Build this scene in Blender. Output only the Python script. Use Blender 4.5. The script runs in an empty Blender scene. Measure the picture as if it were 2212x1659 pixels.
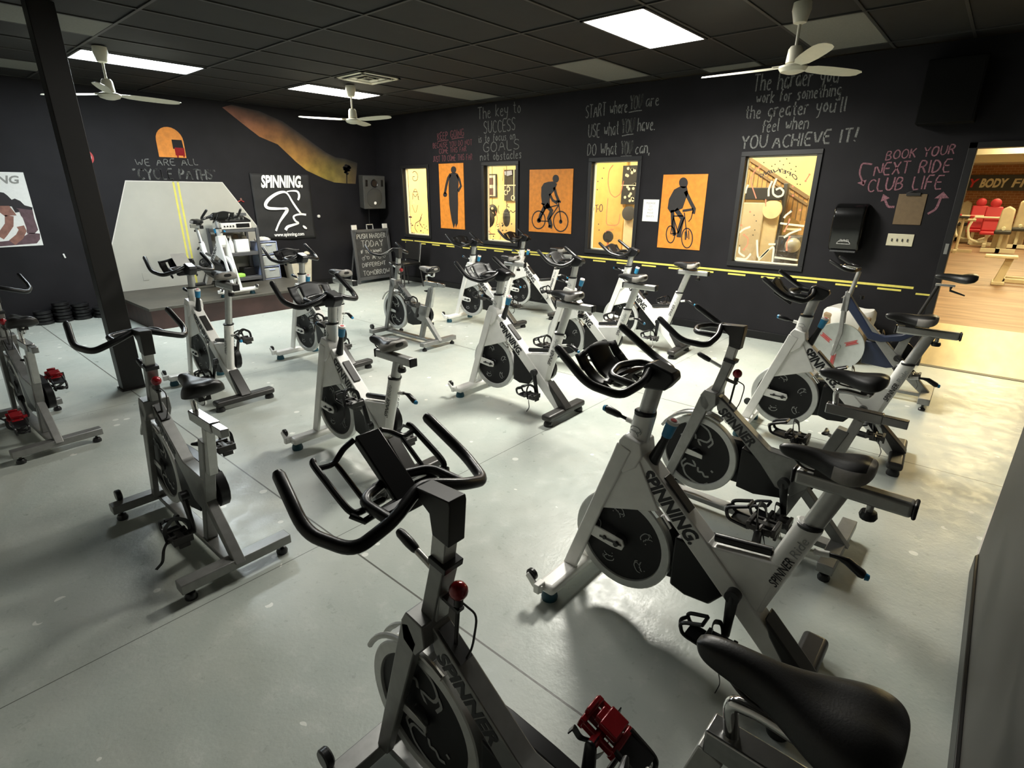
import bpy, math, random
from math import sin, cos, pi, radians, atan2, hypot, sqrt
from mathutils import Vector, Matrix
random.seed(7)
scene = bpy.context.scene
COL = scene.collection

# ------------------------------------------------------------------ camera
IW, IH = 2212.0, 1659.0
FPX, PITCH, ROLL, HEAD, EYE = 1170.0, radians(19.67), radians(0.236), radians(49.05), 1.74
fwd = Vector((sin(HEAD)*cos(PITCH), cos(HEAD)*cos(PITCH), -sin(PITCH)))
rgt = Vector((cos(HEAD), -sin(HEAD), 0)); upv = rgt.cross(fwd)
cr = rgt*cos(ROLL)+upv*sin(ROLL); cu = -rgt*sin(ROLL)+upv*cos(ROLL)
cd = bpy.data.cameras.new('camera'); cam = bpy.data.objects.new('camera', cd); COL.objects.link(cam)
cam.matrix_world = Matrix(((cr.x, cu.x, -fwd.x, 0), (cr.y, cu.y, -fwd.y, 0), (cr.z, cu.z, -fwd.z, EYE), (0, 0, 0, 1)))
cd.sensor_width = 36; cd.lens = FPX/IW*36; cd.clip_start = 0.02; cd.clip_end = 100
scene.camera = cam
def U(px, py, ax, v):
    "the point where the line of sight of photo pixel (px,py) meets the plane axis ax = v (used to survey walls and floor)"
    d = fwd+cr*((px-IW/2)/FPX)-cu*((py-IH/2)/FPX); c = Vector((0, 0, EYE))
    return c+d*((v-c[ax])/d[ax])

# ------------------------------------------------------------------ world, exposure
w = bpy.data.worlds.new('world'); scene.world = w; w.use_nodes = True
w.node_tree.nodes['Background'].inputs[0].default_value = (0.9, 0.95, 1, 1)
w.node_tree.nodes['Background'].inputs[1].default_value = 0.0
scene.view_settings.view_transform = 'Standard'; scene.view_settings.look = 'None'
scene.view_settings.exposure = 1.75; scene.view_settings.gamma = 1; scene.view_settings.use_curve_mapping = False
L_COOL, L_WARM1, L_NEAR = 5, 5, 5         # glow of the three lit ceiling panels
def troffer(x, y, col, watts, spr=142):
    "downward light of one 2x4 ft ceiling panel, prismatic lens = limited spread"
    l = bpy.data.lights.new('panel_light', 'AREA'); l.shape = 'RECTANGLE'; l.size = 1.15; l.size_y = .54; l.energy = watts; l.color = col; l.spread = radians(spr)
    o = bpy.data.objects.new('panel_light', l); COL.objects.link(o); o.location = (x, y, 3.036); return o
troffer(4.87, 2.695, (1.0, .97, .86), 57, 160); troffer(2.43, 2.695, (1.0, .98, .90), 10, 178); troffer(4.87, 7.575, (1.0, .96, .84), 32, 180); troffer(2.43, 7.575, (.86, .96, 1.0), 28, 180)
L_HALL, L_CLIMB = 8.5, 24                  # lamps of the gym hall and the climbing room next door

# ------------------------------------------------------------------ materials
M = {}
def mat(name, color, rough=.5, metal=0., noise=0., nscale=30., bump=0., emit=0., spec=.5, coat=0., trans=0.):
    m = bpy.data.materials.new(name); m.use_nodes = True; nt = m.node_tree; b = nt.nodes['Principled BSDF']
    b.inputs['Base Color'].default_value = (*color, 1); b.inputs['Roughness'].default_value = rough
    b.inputs['Metallic'].default_value = metal; b.inputs['Specular IOR Level'].default_value = spec
    if coat: b.inputs['Coat Weight'].default_value = coat; b.inputs['Coat Roughness'].default_value = .12
    if trans: b.inputs['Transmission Weight'].default_value = trans
    if emit: b.inputs['Emission Color'].default_value = (*color, 1); b.inputs['Emission Strength'].default_value = emit
    n = nt.nodes.new('ShaderNodeTexNoise'); n.inputs['Scale'].default_value = nscale; n.inputs['Detail'].default_value = 3
    tc = nt.nodes.new('ShaderNodeTexCoord'); nt.links.new(tc.outputs['Object'], n.inputs['Vector'])
    mx = nt.nodes.new('ShaderNodeMix'); mx.data_type = 'RGBA'; mx.blend_type = 'MULTIPLY'
    mx.inputs[0].default_value = 1; mx.inputs[6].default_value = (*color, 1)
    rp = nt.nodes.new('ShaderNodeMapRange'); rp.inputs[1].default_value = .3; rp.inputs[2].default_value = .7
    rp.inputs[3].default_value = 1-noise; rp.inputs[4].default_value = 1+noise*.5
    nt.links.new(n.outputs['Fac'], rp.inputs[0]); nt.links.new(rp.outputs[0], mx.inputs[7])
    nt.links.new(mx.outputs[2], b.inputs['Base Color'])
    if bump:
        bp = nt.nodes.new('ShaderNodeBump'); bp.inputs['Strength'].default_value = bump; bp.inputs['Distance'].default_value = .01
        nt.links.new(n.outputs['Fac'], bp.inputs['Height']); nt.links.new(bp.outputs[0], b.inputs['Normal'])
    M[name] = m; return m
mat('white_paint', (.88, .87, .83), .32, 0, .06, 12, coat=.3)
mat('satin_silver', (.50, .50, .48), .38, .75, .08, 40)
mat('grey_metal', (.26, .26, .25), .38, .55, .12, 25)
mat('dark_steel', (.040, .038, .036), .38, .3, .1, 30)
mat('brushed_steel', (.42, .42, .41), .27, 1, .12, 60)
mat('chrome', (.75, .75, .74), .12, 1, .03, 20)
mat('black_rubber', (.009, .009, .0095), .32, 0, .15, 60, .05)
mat('black_gloss', (.007, .007, .008), .32, 0, .1, 30)
mat('wheel_black', (.0075, .0075, .0085), .5, 0, .2, 25, spec=.3)
mat('rim_metal', (.60, .61, .59), .42, .35, .08, 30)
mat('blue_plastic', (.02, .22, .42), .35, 0, .06, 40)
mat('red_plastic', (.28, .01, .015), .2, .2, .1, 50, coat=.5)
mat('red_decal', (.45, .03, .03), .5)
mat('saddle_black', (.011, .0105, .010), .38, 0, .12, 300, .05)
mat('saddle_grey', (.24, .225, .20), .5, 0, .1, 60, .08)
mat('decal_grey', (.34, .35, .34), .5)
mat('decal_black', (.008, .008, .01), .5)
mat('clear_grey', (.40, .42, .40), .3, .1, .1, 20)
mat('navy', (.012, .02, .05), .4, 0, .1, 20)
mat('chalk', (.20, .205, .195), .95, 0, .7, 90)
mat('chalk_bright', (.42, .42, .40), .95, 0, .5, 90)
mat('chalk_red', (.15, .05, .06), .95, 0, .6, 90)
mat('chalk_pink', (.26, .12, .145), .95, 0, .6, 90)
mat('wall_black', (.0115, .0108, .0128), .66, 0, .22, 3.0, .05, spec=.22)
mat('ceil_black', (.0052, .005, .0045), .8, 0, .25, 6, .1)
mat('grid_black', (.022, .022, .020), .6)
mat('pale_tile', (.15, .15, .13), .85, 0, .12, 60, .1)
mat('column_brown', (.0075, .006, .005), .5, 0, .15, 10)
mat('wall_grey', (.55, .54, .50), .7, 0, .05, 5)
mat('wall_side', (.055, .052, .046), .5, 0, .12, 2)
mat('speaker_black', (.0028, .0028, .0026), .8, 0, .1, 20, spec=.15)
mat('tray_black', (.007, .007, .007), .5, 0, .1, 30, spec=.35)
mat('gloss_cover', (.003, .003, .003), .14, 0, 0, 30)
mat('trim_black', (.010, .010, .011), .5, 0, .1, 20)
mat('tape_yellow', (.75, .66, .13), .55, 0, .08, 30)
mat('orange_poster', (.70, .24, .025), .6, 0, .16, 18)
mat('poster_black', (.018, .016, .016), .6, 0, .1, 30)
mat('paper', (.75, .75, .72), .8, 0, .04, 40)
mat('ink', (.25, .25, .26), .8)
mat('banner', (.016, .016, .016), .7, 0, .2, 8, .2)
mat('banner_white', (.85, .85, .83), .7, 0, .03, 30)
mat('road_grey', (.42, .41, .355), .7, 0, .05, 5)
mat('road_yellow', (.68, .62, .12), .7, 0, .08, 10)
mat('off_white', (.62, .60, .55), .6, 0, .05, 20)
mat('plastic_grey', (.075, .076, .078), .5, 0, .1, 20)
mat('box_blue', (.36, .42, .62), .35, 0, .1, 20)
mat('cloth_white', (.72, .70, .66), .9, 0, .1, 30, .3)
mat('tan', (.55, .50, .38), .7, 0, .08, 15)
mat('brown_card', (.26, .18, .10), .8, 0, .12, 20)
mat('lime', (.40, .75, .12), .5, 0, .1, 20)
mat('teal', (.01, .07, .10), .5)
mat('bulb_off', (.24, .24, .22), .5, 0, .04, 20)
mat('fan_white', (.60, .58, .47), .45, 0, .05, 20)
mat('speaker_grey', (.045, .045, .042), .7, 0, .2, 200, .3)
mat('grille', (.035, .035, .032), .6, 0, .5, 400, .4)
mat('board_slate', (.035, .035, .035), .8, 0, .3, 12)
mat('dark_plastic', (.006, .006, .0065), .35, 0, .05, 20, spec=.3)
mat('clip_brown', (.15, .10, .05), .6, 0, .1, 30)
mat('ivory', (.62, .58, .42), .5)
mat('climb_yellow', (.84, .70, .34), .7, 0, .10, 3, .05)
mat('climb_cream', (.80, .68, .42), .7, 0, .10, 6)
mat('climb_orange', (.78, .50, .16), .7, 0, .10, 8)
mat('wood_stair', (.60, .36, .13), .6, 0, .25, 14)
mat('paint_cream', (.85, .78, .55), .6)
mat('paint_red', (.75, .25, .14), .6)
mat('hold_dark', (.03, .03, .03), .6)
mat('hold_red', (.6, .06, .03), .6)
mat('gym_beige', (.62, .54, .38), .5, 0, .08, 8)
mat('gym_red', (.55, .03, .05), .5)
mat('sign_red', (.65, .02, .03), .5)
mat('gym_white', (.80, .77, .60), .7, 0, .03, 5)
mat('sign_black', (.010, .009, .008), .4)

def lamp_mat(name, col, s):
    m = bpy.data.materials.new(name); m.use_nodes = True; nt = m.node_tree; nt.nodes.clear()
    o = nt.nodes.new('ShaderNodeOutputMaterial'); e = nt.nodes.new('ShaderNodeEmission')
    e.inputs[0].default_value = (*col, 1); e.inputs[1].default_value = s; nt.links.new(e.outputs[0], o.inputs[0]); M[name] = m
lamp_mat('lamp_cool', (.90, .97, 1.0), L_COOL)
lamp_mat('lamp_mid', (1.0, .97, .88), L_WARM1)
lamp_mat('lamp_near', (1.0, .98, .93), L_NEAR)
lamp_mat('lamp_dim', (1.0, .98, .93), 1.6)
lamp_mat('lamp_hall', (1.0, .81, .43), L_HALL)
lamp_mat('lamp_climb', (1.0, .88, .58), L_CLIMB)

def glass_mat():
    m = bpy.data.materials.new('window_glass'); m.use_nodes = True; nt = m.node_tree; nt.nodes.clear()
    o = nt.nodes.new('ShaderNodeOutputMaterial'); t = nt.nodes.new('ShaderNodeBsdfTransparent'); g = nt.nodes.new('ShaderNodeBsdfGlossy')
    g.inputs['Roughness'].default_value = .02; x = nt.nodes.new('ShaderNodeMixShader'); x.inputs[0].default_value = .05
    nt.links.new(t.outputs[0], x.inputs[1]); nt.links.new(g.outputs[0], x.inputs[2]); nt.links.new(x.outputs[0], o.inputs[0]); M['glass'] = m
glass_mat()

def floor_mat():
    m = bpy.data.materials.new('painted_concrete'); m.use_nodes = True; nt = m.node_tree; b = nt.nodes['Principled BSDF']; N = nt.nodes; Lk = nt.links
    tc = N.new('ShaderNodeTexCoord'); sep = N.new('ShaderNodeSeparateXYZ'); Lk.new(tc.outputs['Object'], sep.inputs[0])
    def noise(s, d=3, det=.5):
        n = N.new('ShaderNodeTexNoise'); n.inputs['Scale'].default_value = s; n.inputs['Detail'].default_value = d; n.inputs['Roughness'].default_value = det
        Lk.new(tc.outputs['Object'], n.inputs['Vector']); return n
    def ramp(src, a, bb, c0=0., c1=1.):
        r = N.new('ShaderNodeMapRange'); r.inputs[1].default_value = a; r.inputs[2].default_value = bb; r.inputs[3].default_value = c0; r.inputs[4].default_value = c1
        Lk.new(src, r.inputs[0]); return r.outputs[0]
    def mix(f, a, bb):
        x = N.new('ShaderNodeMix'); x.data_type = 'RGBA'
        if isinstance(f, float): x.inputs[0].default_value = f
        else: Lk.new(f, x.inputs[0])
        for i, v in ((6, a), (7, bb)):
            if isinstance(v, tuple): x.inputs[i].default_value = (*v, 1)
            else: Lk.new(v, x.inputs[i])
        return x.outputs[2]
    def math(op, a, bv=None):
        x = N.new('ShaderNodeMath'); x.operation = op
        for i, v in enumerate((a, bv)):
            if v is None: continue
            if isinstance(v, (int, float)): x.inputs[i].default_value = v
            else: Lk.new(v, x.inputs[i])
        return x.outputs[0]
    n1 = noise(1.1, 4, .6); n2 = noise(9, 4, .65); n3 = noise(60, 2)
    c = mix(ramp(n1.outputs['Fac'], .35, .68), (.38, .42, .385), (.49, .51, .465))
    c = mix(math('MULTIPLY', ramp(n2.outputs['Fac'], .56, .72), .35), c, (.58, .59, .55))
    # worn patch of bare grit around the bikes (light speckle)
    vo = N.new('ShaderNodeTexVoronoi'); vo.inputs['Scale'].default_value = 5.5; Lk.new(tc.outputs['Object'], vo.inputs['Vector'])
    chip = math('MULTIPLY', math('LESS_THAN', vo.outputs['Distance'], .12), math('GREATER_THAN', n1.outputs['Fac'], .51))
    c = mix(math('MULTIPLY', chip, .75), c, (.80, .80, .74))
    n4 = noise(26, 5, .7); c = mix(math('MULTIPLY', ramp(n4.outputs['Fac'], .60, .70), .28), c, (.14, .13, .115))
    # slab joints 3.05 m apart
    def joint(ax, off, wd):
        a = math('ABSOLUTE', math('SUBTRACT', math('MODULO', math('ADD', math('SUBTRACT', sep.outputs[ax], off), 61.0+1.525), 3.05), 1.525))
        return math('LESS_THAN', a, wd)
    j = math('MAXIMUM', joint(0, 1.225, .0045), joint(1, 2.30, .0022))
    c = mix(math('MULTIPLY', j, .85), c, (.045, .04, .03))
    Lk.new(c, b.inputs['Base Color'])
    Lk.new(ramp(n2.outputs['Fac'], .3, .75, .26, .50), b.inputs['Roughness']); b.inputs['Specular IOR Level'].default_value = .45
    bp = N.new('ShaderNodeBump'); bp.inputs['Strength'].default_value = .22; bp.inputs['Distance'].default_value = .01
    Lk.new(math('ADD', n2.outputs['Fac'], math('MULTIPLY', n3.outputs['Fac'], .25)), bp.inputs['Height']); Lk.new(bp.outputs[0], b.inputs['Normal']); M['floor'] = m
floor_mat()

def wood_mat(name, c1, c2, sx, sy, rough=.5):
    m = bpy.data.materials.new(name); m.use_nodes = True; nt = m.node_tree; b = nt.nodes['Principled BSDF']; N = nt.nodes; Lk = nt.links
    tc = N.new('ShaderNodeTexCoord'); mp = N.new('ShaderNodeMapping'); mp.inputs['Scale'].default_value = (sx, sy, 1); Lk.new(tc.outputs['Object'], mp.inputs[0])
    n = N.new('ShaderNodeTexNoise'); n.inputs['Scale'].default_value = 3; n.inputs['Detail'].default_value = 5; Lk.new(mp.outputs[0], n.inputs['Vector'])
    r = N.new('ShaderNodeValToRGB'); r.color_ramp.elements[0].color = (*c1, 1); r.color_ramp.elements[1].color = (*c2, 1)
    r.color_ramp.elements[0].position = .35; r.color_ramp.elements[1].position = .65
    Lk.new(n.outputs['Fac'], r.inputs[0]); Lk.new(r.outputs[0], b.inputs['Base Color']); b.inputs['Roughness'].default_value = rough; M[name] = m
wood_mat('stage_top', (.040, .036, .028), (.085, .078, .062), 1.5, 22, .5)
wood_mat('stage_side', (.036, .018, .015), (.068, .032, .027), 1.0, 14, .6)
wood_mat('hall_wood', (.17, .085, .045), (.33, .20, .115), 2.2, .35, .5)
wood_mat('hall_vinyl', (.42, .34, .20), (.56, .47, .29), .5, 3, .35)

def brick_mat():
    m = bpy.data.materials.new('brick'); m.use_nodes = True; nt = m.node_tree; b = nt.nodes['Principled BSDF']; N = nt.nodes; Lk = nt.links
    tc = N.new('ShaderNodeTexCoord'); sp = N.new('ShaderNodeSeparateXYZ'); cb = N.new('ShaderNodeCombineXYZ')
    Lk.new(tc.outputs['Object'], sp.inputs[0]); Lk.new(sp.outputs[1], cb.inputs[0]); Lk.new(sp.outputs[2], cb.inputs[1])
    br = N.new('ShaderNodeTexBrick'); br.inputs['Scale'].default_value = 5; br.inputs['Color1'].default_value = (.38, .17, .07, 1); br.inputs['Color2'].default_value = (.28, .12, .05, 1)
    br.inputs['Mortar'].default_value = (.55, .42, .26, 1); br.inputs['Mortar Size'].default_value = .025; br.inputs['Brick Width'].default_value = 1.0; br.inputs['Row Height'].default_value = .45
    Lk.new(cb.outputs[0], br.inputs['Vector']); Lk.new(br.outputs['Color'], b.inputs['Base Color']); b.inputs['Roughness'].default_value = .8; M['brick'] = m
brick_mat()

def attr_mat():
    m = bpy.data.materials.new('mural_paint'); m.use_nodes = True; nt = m.node_tree; b = nt.nodes['Principled BSDF']
    a = nt.nodes.new('ShaderNodeAttribute'); a.attribute_name = 'paint'; n = nt.nodes.new('ShaderNodeTexNoise'); n.inputs['Scale'].default_value = 6; n.inputs['Detail'].default_value = 5
    tc = nt.nodes.new('ShaderNodeTexCoord'); nt.links.new(tc.outputs['Object'], n.inputs['Vector'])
    mr = nt.nodes.new('ShaderNodeMapRange'); mr.inputs[1].default_value = .3; mr.inputs[2].default_value = .7; mr.inputs[3].default_value = .6; mr.inputs[4].default_value = 1.15
    nt.links.new(n.outputs['Fac'], mr.inputs[0]); x = nt.nodes.new('ShaderNodeMix'); x.data_type = 'RGBA'; x.blend_type = 'MULTIPLY'; x.inputs[0].default_value = 1
    nt.links.new(a.outputs['Color'], x.inputs[6]); nt.links.new(mr.outputs[0], x.inputs[7]); nt.links.new(x.outputs[2], b.inputs['Base Color']); b.inputs['Roughness'].default_value = .7; M['mural'] = m
attr_mat()

# ------------------------------------------------------------------ mesh builder
class MB:
    def __init__(s): s.v = []; s.f = []; s.mi = []
    def add(s, vs, fs, mi=0):
        o = len(s.v); s.v += [Vector(p) for p in vs]; s.f += [tuple(i+o for i in f) for f in fs]; s.mi += [mi]*len(fs); return s
    def box(s, c, d, R=None, mi=0):
        x, y, z = d[0]/2, d[1]/2, d[2]/2; c = Vector(c)
        vs = [Vector(p) for p in ((-x,-y,-z),(x,-y,-z),(x,y,-z),(-x,y,-z),(-x,-y,z),(x,-y,z),(x,y,z),(-x,y,z))]
        if R is not None: vs = [R @ p for p in vs]
        return s.add([p+c for p in vs], [(0,3,2,1),(4,5,6,7),(0,1,5,4),(1,2,6,5),(2,3,7,6),(3,0,4,7)], mi)
    def bb(s, x0, x1, y0, y1, z0, z1, mi=0): return s.box(((x0+x1)/2,(y0+y1)/2,(z0+z1)/2), (abs(x1-x0),abs(y1-y0),abs(z1-z0)), None, mi)
    def prism(s, poly, a, b, axis=0, mi=0):
        n = len(poly); area = sum(poly[i][0]*poly[(i+1)%n][1]-poly[(i+1)%n][0]*poly[i][1] for i in range(n))
        if area < 0: poly = poly[::-1]
        def P(u, v, t):
            return {0: (t, u, v), 1: (v, t, u), 2: (u, v, t)}[axis]
        lo, hi = min(a, b), max(a, b)
        vs = [P(u, v, lo) for u, v in poly]+[P(u, v, hi) for u, v in poly]
        return s.add(vs, [tuple(range(n-1, -1, -1)), tuple(range(n, 2*n))]+[(i, (i+1)%n, (i+1)%n+n, i+n) for i in range(n)], mi)
    def tube(s, pts, r, seg=10, closed=False, oval=None, capround=False, mi=0):
        pts = [Vector(p) for p in pts]; n = len(pts); rs = r if isinstance(r, (list, tuple)) else [r]*n
        rs = list(rs)
        if capround and not closed:
            a, b = (pts[0]-pts[1]).normalized(), (pts[-1]-pts[-2]).normalized(); r0, r1 = rs[0], rs[-1]
            pts = [pts[0]+a*r0*.95, pts[0]+a*r0*.7]+pts+[pts[-1]+b*r1*.7, pts[-1]+b*r1*.95]; rs = [r0*.3, r0*.72]+rs+[r1*.72, r1*.3]; n += 4
        T = []
        for i in range(n):
            if closed: t = pts[(i+1)%n]-pts[i-1]
            else: t = pts[min(i+1, n-1)]-pts[max(i-1, 0)]
            T.append(t.normalized())
        ref = Vector((1, 0, 0)) if abs(T[0].x) < .9 else Vector((0, 0, 1))
        u = (ref-T[0]*ref.dot(T[0])).normalized(); o = len(s.v); k0 = o
        for i in range(n):
            u = (u-T[i]*u.dot(T[i])).normalized(); w_ = T[i].cross(u)
            ru, rw = (rs[i], rs[i]) if oval is None else (rs[i]*oval[0], rs[i]*oval[1])
            for k in range(seg):
                a = 2*pi*k/seg; s.v.append(pts[i]+u*cos(a)*ru+w_*sin(a)*rw)
        m = n if closed else n-1
        for i in range(m):
            for k in range(seg):
                a, b = o+i*seg+k, o+i*seg+(k+1)%seg; c_, d_ = o+((i+1)%n)*seg+(k+1)%seg, o+((i+1)%n)*seg+k
                s.f.append((a, b, c_, d_)); s.mi.append(mi)
        if not closed:
            s.f.append(tuple(o+k for k in range(seg-1, -1, -1))); s.mi.append(mi)
            s.f.append(tuple(o+(n-1)*seg+k for k in range(seg))); s.mi.append(mi)
        return s
    def cyl(s, a, b, r, seg=16, r2=None, mi=0): return s.tube([a, b], [r, r if r2 is None else r2], seg, mi=mi)
    def lathe(s, prof, o=(0,0,0), axis=0, seg=40, mi=0):
        "prof: (radius, height) pairs along axis"
        o = Vector(o); b = len(s.v); n = len(prof)
        for r, h in prof:
            for k in range(seg):
                a = 2*pi*k/seg; p = {0: (h, r*cos(a), r*sin(a)), 1: (r*sin(a), h, r*cos(a)), 2: (r*cos(a), r*sin(a), h)}[axis]
                s.v.append(o+Vector(p))
        for i in range(n-1):
            for k in range(seg):
                s.f.append((b+i*seg+k, b+i*seg+(k+1)%seg, b+(i+1)*seg+(k+1)%seg, b+(i+1)*seg+k)); s.mi.append(mi)
        if prof[0][0] > 1e-4: s.f.append(tuple(b+k for k in range(seg-1, -1, -1))); s.mi.append(mi)
        if prof[-1][0] > 1e-4: s.f.append(tuple(b+(n-1)*seg+k for k in range(seg))); s.mi.append(mi)
        return s
    def ball(s, c, r, seg=14, mi=0, sc=(1,1,1)):
        c = Vector(c); b = len(s.v)
        for i in range(9):
            t = pi*i/8
            for k in range(seg):
                a = 2*pi*k/seg; s.v.append(c+Vector((r*sin(t)*cos(a)*sc[0], r*sin(t)*sin(a)*sc[1], r*cos(t)*sc[2])))
        for i in range(8):
            for k in range(seg): s.f.append((b+i*seg+k, b+(i+1)*seg+k, b+(i+1)*seg+(k+1)%seg, b+i*seg+(k+1)%seg)); s.mi.append(mi)
        return s
    def loft(s, rings, cap=True, mi=0, mif=None):
        o = len(s.v); n = len(rings[0])
        for R in rings: s.v += [Vector(p) for p in R]
        for i in range(len(rings)-1):
            for k in range(n):
                s.f.append((o+i*n+k, o+i*n+(k+1)%n, o+(i+1)*n+(k+1)%n, o+(i+1)*n+k)); s.mi.append(mif(i, k) if mif else mi)
        if cap:
            s.f.append(tuple(o+k for k in range(n-1, -1, -1))); s.mi.append(mi); s.f.append(tuple(o+(len(rings)-1)*n+k for k in range(n))); s.mi.append(mi)
        return s
    def ribbon(s, pts, wd, nrm, th=.0015, closed=False, mi=0):
        "flat stroke of width wd lying in the plane with normal nrm, th thick"
        pts = [Vector(p) for p in pts]; n = len(pts); nrm = Vector(nrm).normalized(); o = len(s.v)
        for i in range(n):
            if closed: t = pts[(i+1)%n]-pts[i-1]
            else: t = pts[min(i+1, n-1)]-pts[max(i-1, 0)]
            sd = t.cross(nrm)
            if sd.length < 1e-9: sd = Vector((0, 0, 1))
            sd = sd.normalized()*(wd/2)
            s.v += [pts[i]-sd, pts[i]+sd, pts[i]+sd+nrm*th, pts[i]-sd+nrm*th]
        for i in range(n if closed else n-1):
            a, b = o+4*i, o+4*((i+1)%n)
            for k in range(4): s.f.append((a+k, a+(k+1)%4, b+(k+1)%4, b+k)); s.mi.append(mi)
        if not closed:
            s.f.append((o+3, o+2, o+1, o)); s.f.append(tuple(o+4*(n-1)+k for k in range(4))); s.mi += [mi]*2
        return s
    def slab(s, poly, nrm, th=.002, mi=0):
        "planar polygon (3d points) with thickness th along nrm"
        n = len(poly); nrm = Vector(nrm).normalized(); P = [Vector(p) for p in poly]
        ar = sum(((P[i]-P[0]).cross(P[(i+1)%n]-P[0]) for i in range(n)), Vector((0,0,0)))
        if ar.dot(nrm) < 0: P = P[::-1]
        return s.add(P+[p+nrm*th for p in P], [tuple(range(n-1, -1, -1)), tuple(range(n, 2*n))]+[(i, (i+1)%n, (i+1)%n+n, i+n) for i in range(n)], mi)
    def xf(s, Mx): s.v = [Mx @ p for p in s.v]; return s
    def mesh(s, name, mats, smooth=35):
        me = bpy.data.meshes.new(name); me.from_pydata([tuple(p) for p in s.v], [], s.f); me.validate()
        for m in (mats if isinstance(mats, (list, tuple)) else [mats]): me.materials.append(M[m])
        if any(s.mi) and len(me.polygons) == len(s.mi): me.polygons.foreach_set('material_index', s.mi)
        if smooth: me.shade_smooth(); me.set_sharp_from_angle(angle=radians(smooth))
        return me
    def build(s, name, mats, parent=None, smooth=35, bevel=0., seg=2):
        o = bpy.data.objects.new(name, s.mesh(name, mats, smooth)); COL.objects.link(o)
        if parent is not None: o.parent = parent
        if bevel:
            b = o.modifiers.new('bevel', 'BEVEL'); b.width = bevel; b.segments = seg; b.limit_method = 'ANGLE'; b.angle_limit = radians(40)
        return o
def tag(o, label=None, cat=None, group=None, kind=None):
    if label: o['label'] = label
    if cat: o['category'] = cat
    if group: o['group'] = group
    if kind: o['kind'] = kind
    return o
def empty(name, loc, rz=0.):
    o = bpy.data.objects.new(name, None); COL.objects.link(o); o.location = loc; o.rotation_euler = (0, 0, rz); o.empty_display_size = .1; return o
def struct(o): o['kind'] = 'structure'; return o
def copy_tree(o, parent=None):
    c = o.copy(); COL.objects.link(c)
    if parent is not None: c.parent = parent
    for ch in list(o.children): copy_tree(ch, c)
    return c

# lettering from the built-in typeface, as mesh points in its own plane
def text_mb(body, size, origin, xd, yd, th=.002, shear=0., bold=0., sx=1., align='LEFT', width=None):
    cv = bpy.data.curves.new('t', 'FONT'); cv.body = body; cv.size = size; cv.shear = shear; cv.offset = bold; cv.extrude = 0; cv.align_x = align; cv.resolution_u = 3
    o = bpy.data.objects.new('t', cv); COL.objects.link(o); bpy.context.view_layer.update()
    me = bpy.data.meshes.new_from_object(o.evaluated_get(bpy.context.evaluated_depsgraph_get()))
    xs = [v.co.x for v in me.vertices]; x0 = min(xs); wd = max(xs)-x0; k = sx if width is None else width/wd
    xd = Vector(xd).normalized(); yd = Vector(yd).normalized(); nz = xd.cross(yd); og = Vector(origin)
    mb = MB(); base = x0 if align == 'LEFT' else 0
    vs = [og+xd*((v.co.x-base)*k)+yd*v.co.y+nz*th for v in me.vertices]
    mb.add(vs, [tuple(p.vertices) for p in me.polygons])
    bpy.data.objects.remove(o); bpy.data.curves.remove(cv); bpy.data.meshes.remove(me)
    return mb

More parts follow.
